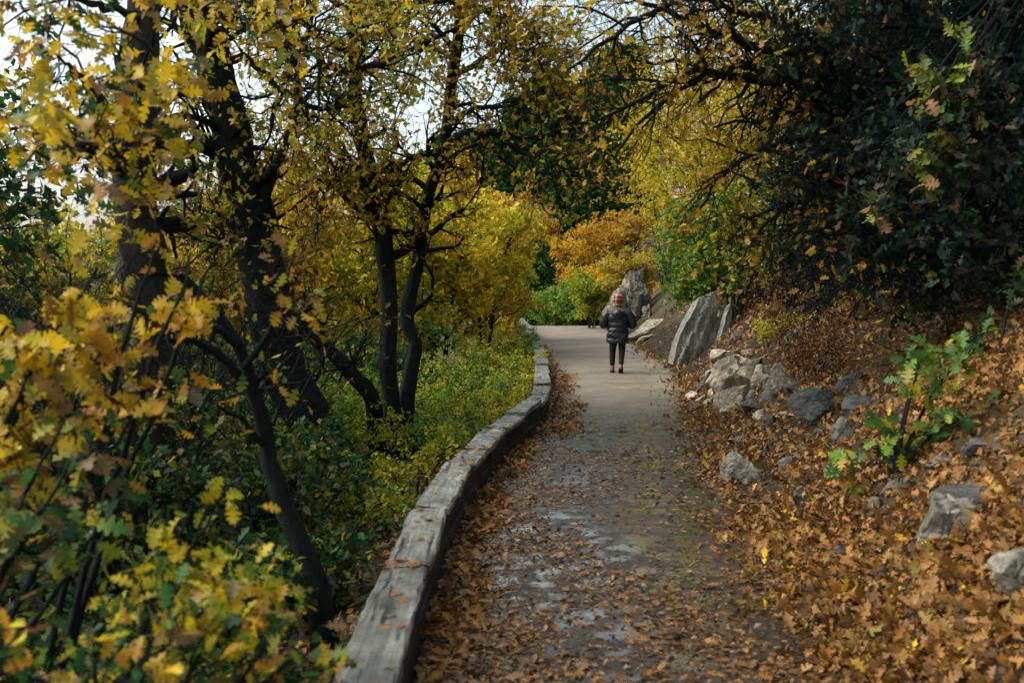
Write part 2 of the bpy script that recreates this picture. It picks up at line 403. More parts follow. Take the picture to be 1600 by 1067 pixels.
def branch(P, R, per, length, r, ang=(35, 75), crook=.35, up=.1, droop=0., tmin=.3, ratio=.6, k=6, minr=.0025, bias=None, tmax=1.0):
    """children of every parent polyline; all at once"""
    m, kp = P.shape[:2]
    n = m * per if isinstance(per, int) else int(m * per)
    idx = np.repeat(np.arange(m), per) if isinstance(per, int) else r.integers(0, m, n)
    t = r.uniform(tmin, tmax, n); u = t * (kp - 1); i = np.minimum(u.astype(int), kp - 2); f = (u - i)[:, None]
    pos = P[idx, i] * (1 - f) + P[idx, i + 1] * f; rad = R[idx, i] * (1 - f[:, 0]) + R[idx, i + 1] * f[:, 0]
    tan = norm(P[idx, i + 1] - P[idx, i])
    perp = norm(np.cross(tan, r.normal(size=(n, 3))))
    a = np.radians(r.uniform(ang[0], ang[1], n))[:, None]
    d = np.cos(a) * tan + np.sin(a) * perp; d[:, 2] += up
    if bias is not None: d = d + np.asarray(bias)
    d = norm(d)
    L = r.uniform(length[0], length[1], n) * (1.15 - .5 * t)
    pts = np.empty((n, k, 3)); pts[:, 0] = pos; step = (L / (k - 1))[:, None]
    for j in range(1, k):
        d = d + r.normal(size=(n, 3)) * crook; d[:, 2] -= droop / k
        d = norm(d); pts[:, j] = pts[:, j - 1] + d * step
    r0 = np.maximum(rad * ratio * r.uniform(.7, 1, n), minr)
    rr = r0[:, None] * np.linspace(1, .35, k)[None]; rr = np.maximum(rr, minr * .7)
    return pts, rr

def leaves_on(P, per, size, r, tmin=.25, spread=.9, up=.7, jitter=.02, light=None):
    m, k = P.shape[:2]; n = int(m * per)
    idx = r.integers(0, m, n); t = np.minimum(r.uniform(tmin, 1.1, n), 1.0); u = t * (k - 1); i = np.minimum(u.astype(int), k - 2); f = (u - i)[:, None]
    pos = P[idx, i] * (1 - f) + P[idx, i + 1] * f + r.normal(size=(n, 3)) * jitter
    tan = norm(P[idx, i + 1] - P[idx, i])
    D = tan * .7 + r.normal(size=(n, 3)) * spread; D[:, 2] -= .25
    U = r.normal(size=(n, 3)); U[:, 2] += up
    if light is not None: U = U + np.asarray(light)
    return pos, norm(D), norm(U), r.uniform(size[0], size[1], n)

def wobble(p, r, amp):
    q = np.array(p); n = r.normal(size=q.shape) * amp; n[0] = 0; n[-1] *= .5
    return q + n

def make_tree(name, label, cat, stems, limbs, levels, leaf, seed, group=None, singles=0, bark=None, twigmat=None, leafmat=None, base=None, sides=9, limb_sides=7):
    """stems/limbs: (points, r0, r1). levels: dicts for branch(). leaf: dict(mix, size, per, lod, levels, ...)."""
    r = np.random.default_rng(seed); bark = bark or BARK; twigmat = twigmat or TWIG; leafmat = leafmat or LEAF
    b0 = np.asarray(base if base is not None else stems[0][0][0], float)
    root = empty(name, b0, label, cat, group)
    K = 18; LP = []; LR = []
    for nm, lst, sd, am in (('trunk', stems, sides, .012), ('limb', limbs, limb_sides, .02)):
        for pts, r0, r1 in lst:
            p = spline(pts, K); L = np.linalg.norm(p[-1] - p[0]); p = wobble(p, r, am * max(L / 4, .25))
            rad = np.linspace(r0, r1, K) * (1 + r.normal(0, .06, K))
            if nm == 'trunk': rad[0] *= 1.45; rad[1] *= 1.15
            if r0 > .1:      # furrowed bark on thick stems: long ridges, knots and root flare in the mesh itself
                kk, ss = 64, 22; u0 = np.linspace(0, 1, K); uu = np.linspace(0, 1, kk); pf = spline(p, kk); rf = np.interp(uu, u0, rad) * (1 + .9 * np.exp(-uu * 22) * .5)
                V, T = tubes(pf[None], rf[None], ss); an = np.linspace(0, 2 * np.pi, ss, endpoint=False)[None]; q1 = uu[:, None] * 40
                rg = .07 * np.abs(np.sin(an * 3.5 + np.sin(q1 * .35 + r.uniform(0, 6)) * 1.2)) + .05 * np.sin(an * 6 + q1 * .3 + r.uniform(0, 6)) + r.normal(0, .028, (kk, ss))
                for _ in range(4): rg = rg + .22 * np.exp(-(((uu[:, None] - r.uniform(.15, .9)) / .014) ** 2) - ((np.angle(np.exp(1j * (an - r.uniform(0, 6.28)))) / .5) ** 2))
                V = (pf[:, None] + (V.reshape(kk, ss, 3) - pf[:, None]) * (1 + rg)[..., None]).reshape(-1, 3)
            else: V, T = tubes(p[None], rad[None], sd)
            obj(nm, mesh_np(nm, V - b0, T, smooth=True), bark, root)
            LP.append(p); LR.append(rad)
    P = np.array(LP); R = np.array(LR); gens = []
    for lv in levels:
        lv = dict(lv); src = lv.pop('src', None)
        if src is None: pp, rr = P, R
        elif src == 'all': pp, rr = gens[-1]
        else: pp, rr = gens[src]
        if b0[1] > 11.5 and gens: lv['k'] = 3
        if b0[1] > 20 and not gens: lv['k'] = 5
        gens.append(branch(pp, rr, lv.pop('per'), lv.pop('length'), r, **lv))
    if gens:
        Vs, Ts, off = [], [], 0
        for gi, (gp, gr) in enumerate(gens):
            V, T = tubes(gp, gr, 4 if gi == 0 and b0[1] < 16 else 3); Vs.append(V); Ts.append(T + off); off += len(V)
        tag(obj('branchwork', mesh_np('branchwork', np.vstack(Vs) - b0, np.vstack(Ts), smooth=True), twigmat, root), kind='stuff')
    if leaf:
        leaf_part(root, b0, gens, leaf, r, singles, leafmat)
    return root

def leaf_part(root, b0, gens, leaf, r, singles, leafmat, partname='crown'):
    PP, DD, UU, SS = [], [], [], []
    for li in leaf.get('levels', [-1]):
        a = leaves_on(gens[li][0], leaf['per'], leaf['size'], r, leaf.get('tmin', .25), leaf.get('spread', .9), leaf.get('up', .7), leaf.get('jitter', .02), leaf.get('light'))
        for l_, v in zip((PP, DD, UU, SS), a): l_.append(v)
    P, D, U, S = (np.concatenate(v) for v in (PP, DD, UU, SS))
    keep = P[:, 2] > gz(P[:, 0], P[:, 1]) + .02
    keep &= np.linalg.norm(P - np.array([0, 0, CAM_Z]), axis=1) > 1.9
    if 'keep' in leaf: keep &= leaf['keep'](P, r)
    P, D, U, S = P[keep], D[keep], U[keep], S[keep]
    big = np.zeros(len(P), bool)
    if singles:
        px, py, dd = project(P); vis = (px > 0) & (px < 1600) & (py > 0) & (py < 1067) & (dd > 1)
        score = np.where(vis, S / np.maximum(dd, .5), 0) * r.uniform(.75, 1, len(P))
        big[np.argsort(-score)[:singles]] = True; big &= score > 0
        single_leaves(root, b0, P[big], D[big], U[big], S[big], leaf_variants(leaf['mix'], r, lod='hi'), leafmat, r)
    q = ~big
    c1, c2 = palette(leaf['mix'], int(q.sum()), r)
    if 'grad' in leaf: c1, c2 = leaf['grad'](P[q], c1, c2, r)
    V, T, c = leaf_arrays(P[q], D[q], U[q], S[q], c1, c2, leaf['lod'], r)
    tag(obj(partname, mesh_np(partname, V - b0, T, c), leafmat, root), kind='stuff' if singles else None)

def auto_stems(base, h, spread, n, r, r0, lean=(0, 0)):
    out = []
    for i in range(n):
        a = 2 * math.pi * (i + r.uniform(-.3, .3)) / n; s = spread * r.uniform(.5, 1)
        p0 = np.array([base[0] + math.cos(a) * .05 * n * .3, base[1] + math.sin(a) * .05 * n * .3, base[2] - .1])
        hh = h * r.uniform(.75, 1)
        p1 = p0 + np.array([math.cos(a) * s * .25, math.sin(a) * s * .25, hh * .4]); p2 = p0 + np.array([math.cos(a) * s * .6 + lean[0] * .6, math.sin(a) * s * .6 + lean[1] * .6, hh * .75])
        p3 = p0 + np.array([math.cos(a) * s + lean[0], math.sin(a) * s + lean[1], hh])
        out.append(([p0, p1, p2, p3], r0 * r.uniform(.7, 1), r0 * .25))
    return out

def make_shrub(name, label, x, y, h, spread, n, mix, seed, size=(.07, .11), per=5, lod='lo', n1=7, n2=5, r0=.03, group=None, singles=0, cat='shrub', lean=(0, 0), n3=0, up=.7, bark=None, leafmat=None, light=None, clen=1.0, keep=None):
    r = np.random.default_rng(seed); base = np.array([x, y, float(gz(x, y))])
    lv = [dict(per=n1, length=(.28 * h * clen, .5 * h * clen), ang=(25, 70), crook=.3, up=.15, tmin=.25), dict(src='all', per=n2, length=(.13 * h * clen, .26 * h * clen), crook=.35, up=.1, tmin=.2, k=4)]
    if n3: lv.append(dict(src='all', per=n3, length=(.07 * h * clen, .14 * h * clen), crook=.35, tmin=.2, k=4, minr=.0018))
    lf = dict(mix=mix, size=size, per=per, lod=lod, up=up, light=light)
    if keep is not None: lf['keep'] = keep
    return make_tree(name, label, cat, auto_stems(base, h, spread, n, r, r0, lean), [], lv, lf, seed + 1, group, singles, base=base, sides=6, bark=bark, leafmat=leafmat)

def copy_tree(root, loc, rz, s, label=None):
    o = root.copy(); C.objects.link(o); o.location = tuple(loc); o.rotation_euler = (0, 0, rz); o.scale = (s, s, s)
    if label: o['label'] = label
    for ch in root.children:
        c = ch.copy(); C.objects.link(c); c.parent = o
    return o

# ------------------------------------------------------------------ timber wall
def box_mesh(name, L, W, H, r, nseg=10, wear=.006, bev=.012):
    """weathered beam along local Y, centred in X, bottom at 0"""
    w_, h_ = W / 2, H
    prof = [(-w_ + bev, 0), (w_ - bev, 0), (w_, bev), (w_, h_ - bev), (w_ - bev, h_), (0, h_), (-w_ + bev, h_), (-w_, h_ - bev), (-w_, bev)]
    k = len(prof); V = []; ys = np.linspace(0, L, nseg + 1)
    ph = r.uniform(0, 6, 4)
    for j, y in enumerate(ys):
        s = .93 if j in (0, nseg) else 1.0
        for (x, z) in prof:
            V.append((x * s + .006 * math.sin(y * 2 + ph[0]) + r.normal(0, wear * .5), y + r.normal(0, wear) * (j in (0, nseg)) , z * (1 if j not in (0, nseg) else .985) + .006 * math.sin(y * 1.7 + ph[1]) + (r.normal(0, wear * .45) if z > bev else 0)))
    Fq = []
    for j in range(nseg):
        for i in range(k):
            i2 = (i + 1) % k; Fq.append((j * k + i, j * k + i2, (j + 1) * k + i2, (j + 1) * k + i))
    me = bpy.data.meshes.new(name)
    me.from_pydata(V, [], Fq + [tuple(range(k))[::-1], tuple(range(nseg * k, nseg * k + k))]); me.update(); return me

def wood_material(name, a, b_, c, rough):
    m, t, b = M(name)
    oi = t.nodes.new('ShaderNodeObjectInfo'); tc = t.nodes.new('ShaderNodeTexCoord')
    ml = t.nodes.new('ShaderNodeMath'); ml.operation = 'MULTIPLY'; ml.inputs[1].default_value = 30
    ad = t.nodes.new('ShaderNodeVectorMath'); ad.operation = 'ADD'
    t.links.new(oi.outputs['Random'], ml.inputs[0]); t.links.new(tc.outputs['Object'], ad.inputs[0]); t.links.new(ml.outputs[0], ad.inputs[1])
    mp = t.nodes.new('ShaderNodeMapping'); mp.inputs['Scale'].default_value = (34, 1.6, 34); t.links.new(ad.outputs[0], mp.inputs[0])
    mp2 = t.nodes.new('ShaderNodeMapping'); mp2.inputs['Scale'].default_value = (14, .9, 14); t.links.new(ad.outputs[0], mp2.inputs[0])
    g = noise(t, mp.outputs[0], 1.0, 8, .7); cr = noise(t, mp2.outputs[0], 1.0, 4, .6); st = noise(t, ad.outputs[0], 3.0, 5)
    col = ramp(t, g, [(.28, a), (.5, b_), (.75, c)]).outputs[0]
    col = mixc(t, ramp(t, cr, [(.37, (1, 1, 1)), (.42, (0, 0, 0))]).outputs[0], col, (.018, .017, .014))
    col = mixc(t, ramp(t, st, [(.45, (0, 0, 0)), (.65, (.8, .8, .8))]).outputs[0], col, a)
    rv = ramp(t, oi.outputs['Random'], [(0, (0, 0, 0)), (.35, (.75, .75, .75)), (.36, (0, 0, 0)), (1, (.5, .5, .5))]).outputs[0]; col = mixc(t, rv, col, a)
    moss = noise(t, ad.outputs[0], 9.0, 5, .7); col = mixc(t, ramp(t, moss, [(.6, (0, 0, 0)), (.72, (.7, .7, .7))]).outputs[0], col, (.05, .042, .025))
    t.links.new(col, b.inputs['Base Color'])
    t.links.new(ramp(t, st, [(.35, (rough - .2,) * 3), (.65, (rough + .2,) * 3)]).outputs[0], b.inputs['Roughness'])
    b.inputs['Specular IOR Level'].default_value = .55
    bump(t, b, cr, 1.0, .02); return m
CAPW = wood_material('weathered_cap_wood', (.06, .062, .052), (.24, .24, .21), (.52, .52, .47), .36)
FACEW = wood_material('shaded_face_wood', (.010, .010, .0085), (.02, .019, .016), (.036, .033, .026), .85)  # dark wet timber, darkened further for the shade on its path side

CAP_TOPS = []
def build_wall():
    r = np.random.default_rng(5)
    cuts = [.2, 1.9, 3.75, 5.65, 7.1, 8.9, 9.75, 11.2, 12.3, 13.7, 14.6, 15.9, 16.8, 18.2, 19.6, 21.4, 23.2, 25.2, 28, 31, 34.2, 37.6, 41, 44.5, 47.5]
    root = empty('timber_retaining_wall', (float(xl(.2)) - WALL_W / 2, .2, 0), 'low weathered timber wall with plank cap edging the path on its downhill side', 'retaining wall')
    org = np.array(root.location); root['kind'] = 'thing'
    for i in range(len(cuts) - 1):
        y0, y1 = cuts[i], cuts[i + 1]
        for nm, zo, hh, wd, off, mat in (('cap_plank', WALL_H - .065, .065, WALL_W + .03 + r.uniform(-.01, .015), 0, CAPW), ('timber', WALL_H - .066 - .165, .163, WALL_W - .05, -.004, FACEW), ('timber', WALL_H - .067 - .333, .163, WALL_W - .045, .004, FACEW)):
            a, b = y0, y1
            if nm == 'timber': a, b = y0 - .3 * (zo < .1), y1 - .3 * (zo < .1)
            x0 = float(xl(a)) - WALL_W / 2 + off; x1 = float(xl(b)) - WALL_W / 2 + off
            z0, z1 = float(zpath(a)), float(zpath(b))
            L = math.hypot(x1 - x0, b - a)
            me = box_mesh(nm, L - (.012 if nm == 'timber' else .042), wd, hh, r, nseg=max(6, int(L * (5 if nm == 'timber' else 9))), wear=.006 if nm == 'timber' else .009)
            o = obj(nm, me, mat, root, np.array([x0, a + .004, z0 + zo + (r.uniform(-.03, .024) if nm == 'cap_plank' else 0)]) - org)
            o.rotation_euler = (math.atan2(z1 - z0, L) + (r.uniform(-.004, .006) if nm == 'cap_plank' else 0), r.uniform(-.05, .05) if nm == 'cap_plank' else 0, r.uniform(-.022, .022) * (nm == 'cap_plank') - math.atan2(x1 - x0, b - a))
            if nm == 'cap_plank': CAP_TOPS.append((x0, a, x1, b, z0 + WALL_H))
    return root
build_wall()

# ------------------------------------------------------------------ rocks
def rock_mesh(name, sx, sy, sz, seed, cuts=12, sub=4, rough=.05, depth=(.45, .8)):
    import bmesh
    r = np.random.default_rng(seed); bm = bmesh.new(); bmesh.ops.create_icosphere(bm, subdivisions=sub, radius=1.0)
    V = np.array([v.co for v in bm.verts])
    for _ in range(cuts):
        n = norm(r.normal(size=3)); dpt = r.uniform(*depth); s = V @ n - dpt
        V = V - np.maximum(s, 0)[:, None] * n[None]
    ph = r.uniform(0, 6, (9, 3))
    for i in range(9):
        f = 2.2 * 1.6 ** i; V = V + norm(V) * (rough / 1.5 ** i * np.sin(V[:, :1] * f + ph[i, 0]) * np.sin(V[:, 1:2] * f + ph[i, 1]) * np.sin(V[:, 2:] * f + ph[i, 2]) * 2)
    from mathutils import noise as mn
    off = r.uniform(-50, 50, 3); Nn = norm(V); h = np.array([mn.fractal(Vector(p * 1.6 + off), .9, 2.1, 6) for p in V]); g = np.array([abs(mn.noise(Vector(p * 2.6 - off))) for p in V])
    V = V + Nn * (h * rough * 1.6 - np.clip(.10 - g, 0, 1) * rough * 9)[:, None]
    V = V * np.array([sx, sy, sz])
    for v, c in zip(bm.verts, V): v.co = c
    me = bpy.data.meshes.new(name); bm.to_mesh(me); bm.free()
    for p in me.polygons: p.use_smooth = True
    try: me.set_sharp_from_angle(angle=math.radians(32))
    except Exception: pass
    return me

def rock(name, label, px, py, wpx, hpx, mat, seed, dfac=.8, rot=None, sink=.25, cuts=9, group=None, cat='rock', loc=None, sub=4, roll=0.0, rough=.05, depth=(.45, .8)):
    p = hit(px, py) if loc is None else np.asarray(loc, float)
    k = p[1] / F; sx = wpx * k / 2 * 1.25; sz = hpx * k / 2 * 1.3
    o = obj(name, rock_mesh(name, sx, sx * dfac, sz, seed, cuts, sub, rough, depth), mat, None, (p[0], p[1], p[2] + sz * (1 - 2 * sink) * .8))
    r = random.Random(seed)
    o.rotation_euler = (r.uniform(-.2, .2), roll, r.uniform(-.6, .6)) if rot is None else rot
    return tag(o, label, cat, group)

def slab(label, outline, d, thick, lean, yaw, mat, seed):
    """upright plate of layered rock: outline given as photo pixels at depth d, real thickness behind it"""
    import bmesh
    r = np.random.default_rng(seed); q = [at(px, py, d) for px, py in outline]; c = np.mean(q, 0); bm = bmesh.new()
    fr = [bm.verts.new((p[0] - c[0], 0, p[2] - c[2])) for p in q]; f = bm.faces.new(fr)
    ex = bmesh.ops.extrude_face_region(bm, geom=[f]); vs_ = [v for v in ex['geom'] if isinstance(v, bmesh.types.BMVert)]
    for v in vs_: v.co = Vector((v.co.x * .92, thick, v.co.z * .96))
    bmesh.ops.recalc_face_normals(bm, faces=bm.faces[:])
    bmesh.ops.triangulate(bm, faces=bm.faces[:])
    for _ in range(4): bmesh.ops.subdivide_edges(bm, edges=[e for e in bm.edges if e.calc_length() > .09], cuts=1); bmesh.ops.triangulate(bm, faces=bm.faces[:])
    ph = r.uniform(0, 6, 8)
    for v in bm.verts:
        x, y, z = v.co; s_ = x * .86 - z * .5
        v.co.y += .012 * math.sin(s_ * 9 + ph[0]) + .010 * math.sin(s_ * 23 + z * 2 + ph[1]) + .007 * math.sin(s_ * 51 + z * 5 + ph[2]) + .02 * math.sin(z * 7 + ph[3]) + (.05 if math.sin(s_ * 4.2 + ph[4]) > .4 else 0)
        v.co.x += .012 * math.sin(z * 5 + ph[5]) + .006 * math.sin(z * 23 + y * 9 + ph[6]); v.co.z += .02 * math.sin(x * 13 + y * 7 + ph[7])
    me = bpy.data.meshes.new('slab'); bm.to_mesh(me); bm.free()
    for p in me.polygons: p.use_smooth = True
    try: me.set_sharp_from_angle(angle=math.radians(28))
    except Exception: pass
    o = obj('leaning_rock', me, mat, None, c); o.rotation_euler = (lean, 0, yaw); return tag(o, label, 'rock slab', kind='thing')
slab('broad leaning grey rock slab with streaked grain beside the path', [(1048, 566), (1060, 530), (1076, 500), (1104, 462), (1142, 450), (1140, 480), (1124, 530), (1112, 590), (1085, 596), (1062, 588)], 23.0, .45, -.16, .25, ROCK_SLAB, 21)
slab('narrow grey rock slab leaning against the right side of the broad slab', [(1112, 585), (1124, 532), (1138, 490), (1146, 474), (1147, 490), (1136, 540), (1126, 590)], 22.7, .3, -.1, .1, ROCK_SLAB, 22)
ROCKS = [
    ('rock', 'pale tan rock at the foot of the grey slab', 1132, 572, 46, 30, ROCK_TAN, 31), ('rock', 'cream boulder topmost in the heap beside the slab', 1140, 588, 56, 40, ROCK_TAN, 32),
    ('rock', 'dark split rock at the path edge below the slab', 1108, 605, 46, 30, ROCK_DARK, 33), ('rock', 'long cream boulder in the middle of the heap', 1146, 612, 44, 56, ROCK_TAN, 34),
    ('rock', 'smooth rounded tan boulder right of the heap', 1192, 604, 42, 44, ROCK_TAN, 35), ('rock', 'grey green leaning boulder next to the smooth tan one', 1222, 612, 52, 44, ROCK_GREY, 36),
    ('rock', 'pale rock with a dark undercut at the front of the heap', 1153, 634, 48, 34, ROCK_TAN, 37), ('rock', 'small dark rock lying in leaves by the path edge', 1086, 641, 26, 13, ROCK_DARK, 38),
    ('rock', 'tiny dark pointed rock on the path edge near the slab', 1057, 592, 18, 14, ROCK_DARK, 39), ('rock', 'small pale stone in front of the dark split rock', 1084, 622, 24, 12, ROCK_TAN, 40),
    ('rock', 'small white stone beside the small pale stone', 1097, 628, 16, 11, ROCK_TAN, 41), ('rock', 'flat grey rock on the bank above the heap', 1172, 553, 30, 16, ROCK_GREY, 42),
    ('rock', 'grey blue rock high on the bank beside the dry brush', 1240, 532, 40, 22, ROCK_GREY, 43), ('rock', 'upright grey rock on the bank between heap and yellow bush', 1210, 548, 22, 24, ROCK_GREY, 44),
    ('rock', 'grey rock wedged beneath the tall slab', 1152, 536, 16, 26, ROCK_GREY, 45), ('boulder', 'large mossy sloping boulder half buried in leaves mid bank', 1290, 648, 104, 46, ROCK_DARK, 46),
    ('rock', 'dark squat rock on leaves left of the mossy boulder', 1205, 668, 30, 28, ROCK_DARK, 47), ('boulder', 'grey wedge boulder on the bank below the mossy one', 1318, 688, 44, 52, ROCK_BUFF, 48),
    ('rock', 'flat grey rock buried beside the wedge boulder', 1278, 684, 34, 24, ROCK_GREY, 49), ('boulder', 'pointed boulder with pale edge and black side near the path', 1162, 752, 64, 62, ROCK_BUFF, 50),
    ('rock', 'small bluish rock behind the pointed boulder', 1232, 726, 34, 16, ROCK_GREY, 51), ('boulder', 'pale grey boulder with a dark hollow low on the leafy bank', 1478, 838, 112, 112, ROCK_BUFF, 52),
    ('boulder', 'dark ledge rock behind the pale hollowed boulder', 1520, 792, 110, 44, ROCK_DARK, 53), ('boulder', 'grey pointed boulder cut by the frame at lower right', 1592, 916, 96, 84, ROCK_BUFF, 54),
    ('rock', 'round dark stone in the leaves below the hollowed boulder', 1312, 872, 44, 34, ROCK_DARK, 55), ('rock', 'narrow pale rock poking from leaves left of the hollowed boulder', 1366, 796, 20, 34, ROCK_GREY, 56),
    ('rock', 'small dark rock at the lower leaf edge of the path', 1266, 926, 24, 22, ROCK_DARK, 57), ('rock', 'small brown grey rock near the lower leaf edge', 1212, 858, 28, 16, ROCK_DARK, 58),
    ('boulder', 'long tan ledge rock beyond the walker on the right', 1012, 520, 50, 20, ROCK_TAN, 59), ('rock', 'flat tan rock below the long ledge rock', 1006, 533, 34, 12, ROCK_TAN, 60),
    ('rock', 'pale stone lying in plants left of the timber wall', 697, 688, 16, 26, ROCK_TAN, 61), ('rock', 'dark rock under the heap beside the path leaves', 1182, 640, 44, 26, ROCK_DARK, 62),
    ('rock', 'grey rock between heap and mossy boulder', 1246, 610, 36, 22, ROCK_GREY, 63), ('rock', 'small grey chip on bare soil left of the slab', 1040, 566, 16, 8, ROCK_GREY, 64),
]
for nm, lb, px, py, wp, hp, mt, sd in ROCKS:
    if mt is ROCK_TAN and 30 < sd < 60: wp, hp = wp * 1.3, hp * 1.3
    rock(nm, lb, px, py, wp, hp, mt, sd, dfac=.85 if sd % 2 else 1.0, sink=.36, cuts=14, sub=5 if wp > 40 else 4, rough=.05, roll=random.Random(sd).uniform(-.5, .1))
EXTRA = [(1130, 660, 30, 18), (1160, 690, 26, 16), (1345, 640, 60, 30), (1400, 760, 46, 26), (1250, 780, 30, 20), (1300, 740, 34, 20), (1380, 900, 40, 26), (1450, 940, 44, 24), (1200, 700, 24, 16), (1275, 620, 40, 22), (1330, 600, 46, 20), (1105, 660, 20, 10), (1540, 700, 60, 34), (1470, 720, 50, 24), (1240, 650, 34, 18), (1290, 575, 36, 16)]
EL = ['right under the rock heap', 'below the heap among leaves', 'right of the mossy boulder', 'under the green oak seedling', 'on leaves between pointed and hollowed boulders', 'below the wedge boulder', 'below left of the hollowed boulder', 'in leaves at the bottom right', 'between the heap and the pointed boulder', 'above the mossy boulder', 'in shade above the mossy boulder', 'on the path edge below the heap', 'in shade at the right edge', 'in shade behind the green oak seedling', 'left of the mossy boulder', 'in shade under the dark firs']
HEAP = [(1120, 592, 30, 24, 'cream stone on the left flank of the heap'), (1166, 598, 30, 24, 'pale stone between the long and the smooth boulder'), (1176, 582, 34, 22, 'grey tan stone high in the heap'), (1126, 617, 28, 20, 'pale stone below the dark split rock'), (1160, 574, 28, 18, 'flat pale stone above the cream boulder'), (1206, 630, 30, 22, 'tan stone under the smooth boulder'), (1138, 646, 22, 14, 'small tan stone in front of the undercut rock'), (1172, 622, 26, 20, 'pale wedge stone right of the long boulder'), (1214, 585, 28, 18, 'tan stone up the bank behind the smooth boulder'), (1112, 632, 18, 12, 'tiny tan stone at the heap foot'), (1190, 652, 26, 14, 'pale chip lying below the heap')]
for i, (px, py, wp, hp, lb) in enumerate(HEAP):
    rock('rock', lb, px, py, wp * 1.15, hp * 1.2, [ROCK_TAN, ROCK_TAN, ROCK_GREY][i % 3], 950 + i, dfac=1.0, sink=.28, cuts=11, roll=-.3, rough=.035)
for i, (px, py, wp, hp) in enumerate(EXTRA):
    rock('rock', ['half buried dark rock ', 'half buried grey rock '][i % 2] + EL[i], px, py, wp, hp, [ROCK_DARK, ROCK_GREY][i % 2], 900 + i, dfac=1.0, sink=.42, cuts=14, roll=-.4)
OC = [(986, 464, 46, 82, 38.5, 'tall cream rock outcrop beyond the walker'), (1003, 470, 34, 70, 39, 'cream outcrop face right of the tall one'), (966, 486, 44, 46, 37, 'rounded yellowish boulder at the foot of the outcrop'), (1013, 494, 26, 40, 36.5, 'small outcrop block next to the green bush'), (994, 440, 32, 40, 40, 'upper cream block topping the outcrop')]
for i, (px, py, wp, hp, d, lb) in enumerate(OC):
    p = at(px, py, d); sz = hp * d / F / 2 * 1.3
    rock('rock_outcrop', lb, px, py, wp, hp, ROCK_BUFF, 80 + i, .8, loc=(p[0], p[1], p[2] - sz * .48), sink=.2, cuts=16, sub=5, rough=.10, cat='rock', depth=(.4, .75))
p = hit(838, 352); rock('hillside_rock', 'grey green rock face on the far hillside', 838, 352, 64, 60, ROCK_GREY, 90, .5, loc=(at(838, 352, 84)), sink=.5, cuts=10)

